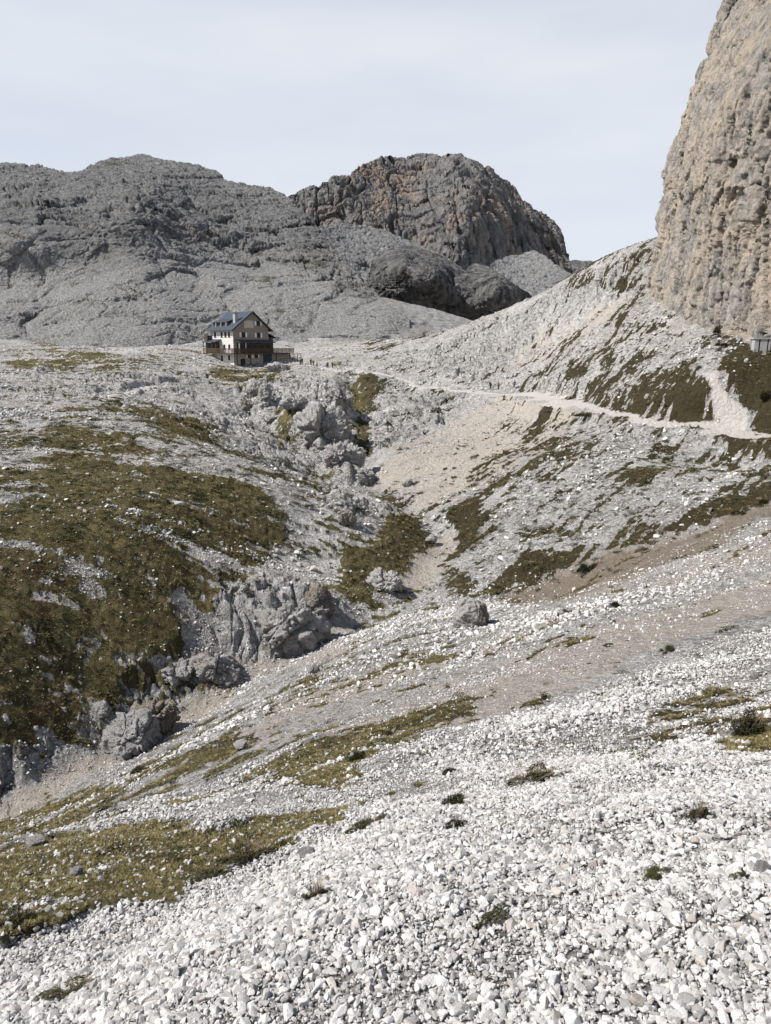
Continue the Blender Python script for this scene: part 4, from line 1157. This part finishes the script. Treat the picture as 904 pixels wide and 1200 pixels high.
M_SKIN = m_plain('skin', (.42, .27, .20), .6, .05); M_HAIR = m_plain('hair', (.035, .024, .018), .7, .2)
CLOTH = {'black': m_plain('black_cloth', (.018, .018, .022), .9), 'navy': m_plain('navy_cloth', (.02, .028, .06), .9), 'grey': m_plain('grey_cloth', (.08, .08, .085), .9),
         'red': m_plain('red_cloth', (.16, .022, .02), .9), 'white': m_plain('white_cloth', (.55, .55, .53), .9), 'brown': m_plain('brown_cloth', (.09, .06, .04), .9)}
_pc = {}
def pose_parts(stride, arm, top, bot, pack):
    key = (stride, arm, top, bot, pack)
    if key in _pc: return _pc[key]
    s = stride; J = [(0, 0, .95, .14, .10), (0, .02, 1.18, .13, .10), (0, .0, 1.40, .15, .09), (0, -.01, 1.50, .055), (0, -.02, 1.60, .085, .095), (0, -.03, 1.70, .075, .09)]
    E = [(0, 1), (1, 2), (2, 3), (3, 4), (4, 5)]
    for sg in (-1, 1):
        b = len(J); a = arm * sg
        J += [(sg * .19, 0, 1.40, .055), (sg * .24, .04 + a * .10, 1.13, .042), (sg * .23, -.06 + a * .24, .90, .033), (sg * .225, -.10 + a * .27, .82, .04, .02)]
        E += [(2, b), (b, b + 1), (b + 1, b + 2), (b + 2, b + 3)]
        f = s * sg; b = len(J)
        J += [(sg * .10, 0, .90, .085), (sg * .11, -f * .22 - .03 * abs(s), .50, .06), (sg * .11, -f * .30 + .04 * abs(s), .08, .042), (sg * .12, -f * .30 - .14, .04, .042, .03)]
        E += [(0, b), (b, b + 1), (b + 1, b + 2), (b + 2, b + 3)]
    body = skin('person', J, E, M_SKIN)
    g = lambda ids, k: [tuple(list(J[i][:3]) + [r * k + .008 for r in J[i][3:]]) for i in ids]
    jk = skin('jacket', g([0, 1, 2, 6, 7, 8, 14, 15, 16], 1.15), [(0, 1), (1, 2), (2, 3), (3, 4), (4, 5), (2, 6), (6, 7), (7, 8)], CLOTH[top])
    tr = skin('trousers', g([0, 10, 11, 12, 18, 19, 20], 1.2), [(0, 1), (1, 2), (2, 3), (0, 4), (4, 5), (5, 6)], CLOTH[bot])
    hr = skin('hair', [(0, .02, 1.66, .088), (0, .0, 1.76, .08, .09)], [(0, 1)], M_HAIR)
    bp = None
    if pack:
        bp = skin('backpack', [(0, .22, 1.08, .15, .10), (0, .24, 1.42, .13, .10)], [(0, 1)], CLOTH[pack])
    _pc[key] = (body, jk, tr, hr, bp); return _pc[key]

def person(px, py, rz, stride, arm, top, bot, pack, label, Y=None, h=1.0):
    p = hit(px, py) if Y is None else np.array(at(px, py, Y))
    if Y is not None: p[2] = ground_z(p[0], p[1])
    body, jk, tr, hr, bp = pose_parts(stride, arm, top, bot, pack)
    o = link('person', body, label=label, cat='person', group='hikers along the path to the hut'); o.location = p; o.rotation_euler = (0, 0, rz); o.scale = (h,) * 3
    for nm, me in (('jacket', jk), ('trousers', tr), ('hair', hr), ('backpack', bp)):
        if me: link(nm, me, parent=o)
person(575, 457, R(100), .5, .6, 'black', 'black', 'black', 'leftmost of the three hikers on the path, walking, dark clothes', h=1.05)
person(584, 457, R(80), .2, .3, 'grey', 'black', None, 'middle hiker of the three on the path, dark clothes', h=1.05)
person(602.5, 457, R(-80), .8, .8, 'navy', 'grey', 'red', 'hiker walking apart on the right of the three on the path', h=1.02)
person(354, 420, R(20), .3, .3, 'black', 'black', None, 'standing hiker nearest the hut at the end of the timber fence', Y=181, h=1.1)
person(352, 421, R(-120), .1, .2, 'grey', 'black', None, 'shorter hiker close beside the one at the end of the timber fence', Y=181.5, h=.9)
person(364.5, 420, R(10), .4, .3, 'black', 'navy', 'black', 'hiker in black with pack, second cluster from the hut', Y=180)
person(367.5, 421, R(170), .2, .3, 'brown', 'black', None, 'hiker in brown top in the second cluster from the hut', Y=179, h=.95)
person(371.5, 421.5, R(60), .1, .1, 'white', 'grey', None, 'hiker in a white top right of the second cluster', Y=178, h=.9)
person(384, 425, R(200), .6, .5, 'black', 'black', 'grey', 'lone hiker walking between the cluster and the bend of the path', Y=177)
person(390, 432, R(150), .3, .3, 'grey', 'black', None, 'lone hiker in grey standing lower than the others where the path levels', h=1.0)
# ------------------------------------------------------------------ light and camera
SUN = Vector((-.86, -.10, .96)).normalized()
w = bpy.data.worlds.new('World'); scene.world = w; w.use_nodes = True
nt = w.node_tree; n = nt.nodes; l = nt.links
bg = n['Background']; bg.inputs['Strength'].default_value = .1
sk = n.new('ShaderNodeTexSky'); sk.sky_type = 'NISHITA'; sk.sun_disc = False
sk.sun_elevation = math.asin(SUN.z); sk.sun_rotation = math.atan2(SUN.x, SUN.y); sk.air_density = 1.0; sk.dust_density = 1.5; sk.altitude = 2200
tc = n.new('ShaderNodeTexCoord')
sx = n.new('ShaderNodeSeparateXYZ'); l.new(tc.outputs['Generated'], sx.inputs[0])
mp = n.new('ShaderNodeMapping'); mp.inputs['Scale'].default_value = (1.2, 1.2, 5); l.new(tc.outputs['Generated'], mp.inputs[0])
nz = n.new('ShaderNodeTexNoise'); nz.inputs['Scale'].default_value = 1.7; nz.inputs['Detail'].default_value = 4; l.new(mp.outputs[0], nz.inputs['Vector'])
mr = n.new('ShaderNodeMapRange'); mr.inputs['From Min'].default_value = .3; mr.inputs['From Max'].default_value = .7
mr.inputs['To Min'].default_value = .72; mr.inputs['To Max'].default_value = .95; l.new(nz.outputs['Fac'], mr.inputs['Value'])
el = n.new('ShaderNodeMapRange'); el.inputs['From Min'].default_value = .36; el.inputs['From Max'].default_value = .52  # cloud brightness shaped: cut overhead, out of view, to weaken the fill light
el.inputs['To Min'].default_value = 1.0; el.inputs['To Max'].default_value = .05; l.new(sx.outputs['Z'], el.inputs['Value'])
mu = n.new('ShaderNodeMath'); mu.operation = 'MULTIPLY'; l.new(mr.outputs[0], mu.inputs[0]); l.new(el.outputs[0], mu.inputs[1])
mx = n.new('ShaderNodeMix'); mx.data_type = 'RGBA'; l.new(mu.outputs[0], mx.inputs[0]); l.new(sk.outputs[0], mx.inputs[6])
mx.inputs[7].default_value = (6.35, 6.6, 7.05, 1)
l.new(mx.outputs[2], bg.inputs['Color'])
sd = bpy.data.lights.new('sun', 'SUN'); sd.energy = 5.0; sd.angle = R(.6); sd.color = (1, .955, .89)
so = bpy.data.objects.new('sun', sd); COL.objects.link(so); so.rotation_euler = SUN.to_track_quat('Z', 'Y').to_euler()
cd = bpy.data.cameras.new('camera'); cam = bpy.data.objects.new('camera', cd); COL.objects.link(cam)
cd.sensor_fit = 'VERTICAL'; cd.sensor_height = 36; cd.sensor_width = 27; cd.lens = FPX / 1200 * 36; cd.clip_start = .05; cd.clip_end = 20000
cam.rotation_euler = (math.pi / 2 - PITCH, 0, 0)
scene.camera = cam
scene.view_settings.view_transform = 'Standard'; scene.view_settings.look = 'None'; scene.view_settings.gamma = 1
scene.view_settings.exposure = 0.38; scene.view_settings.use_curve_mapping = False
scene.render.engine = 'CYCLES'
scene.cycles.max_bounces = 4; scene.cycles.diffuse_bounces = 2; scene.cycles.glossy_bounces = 1
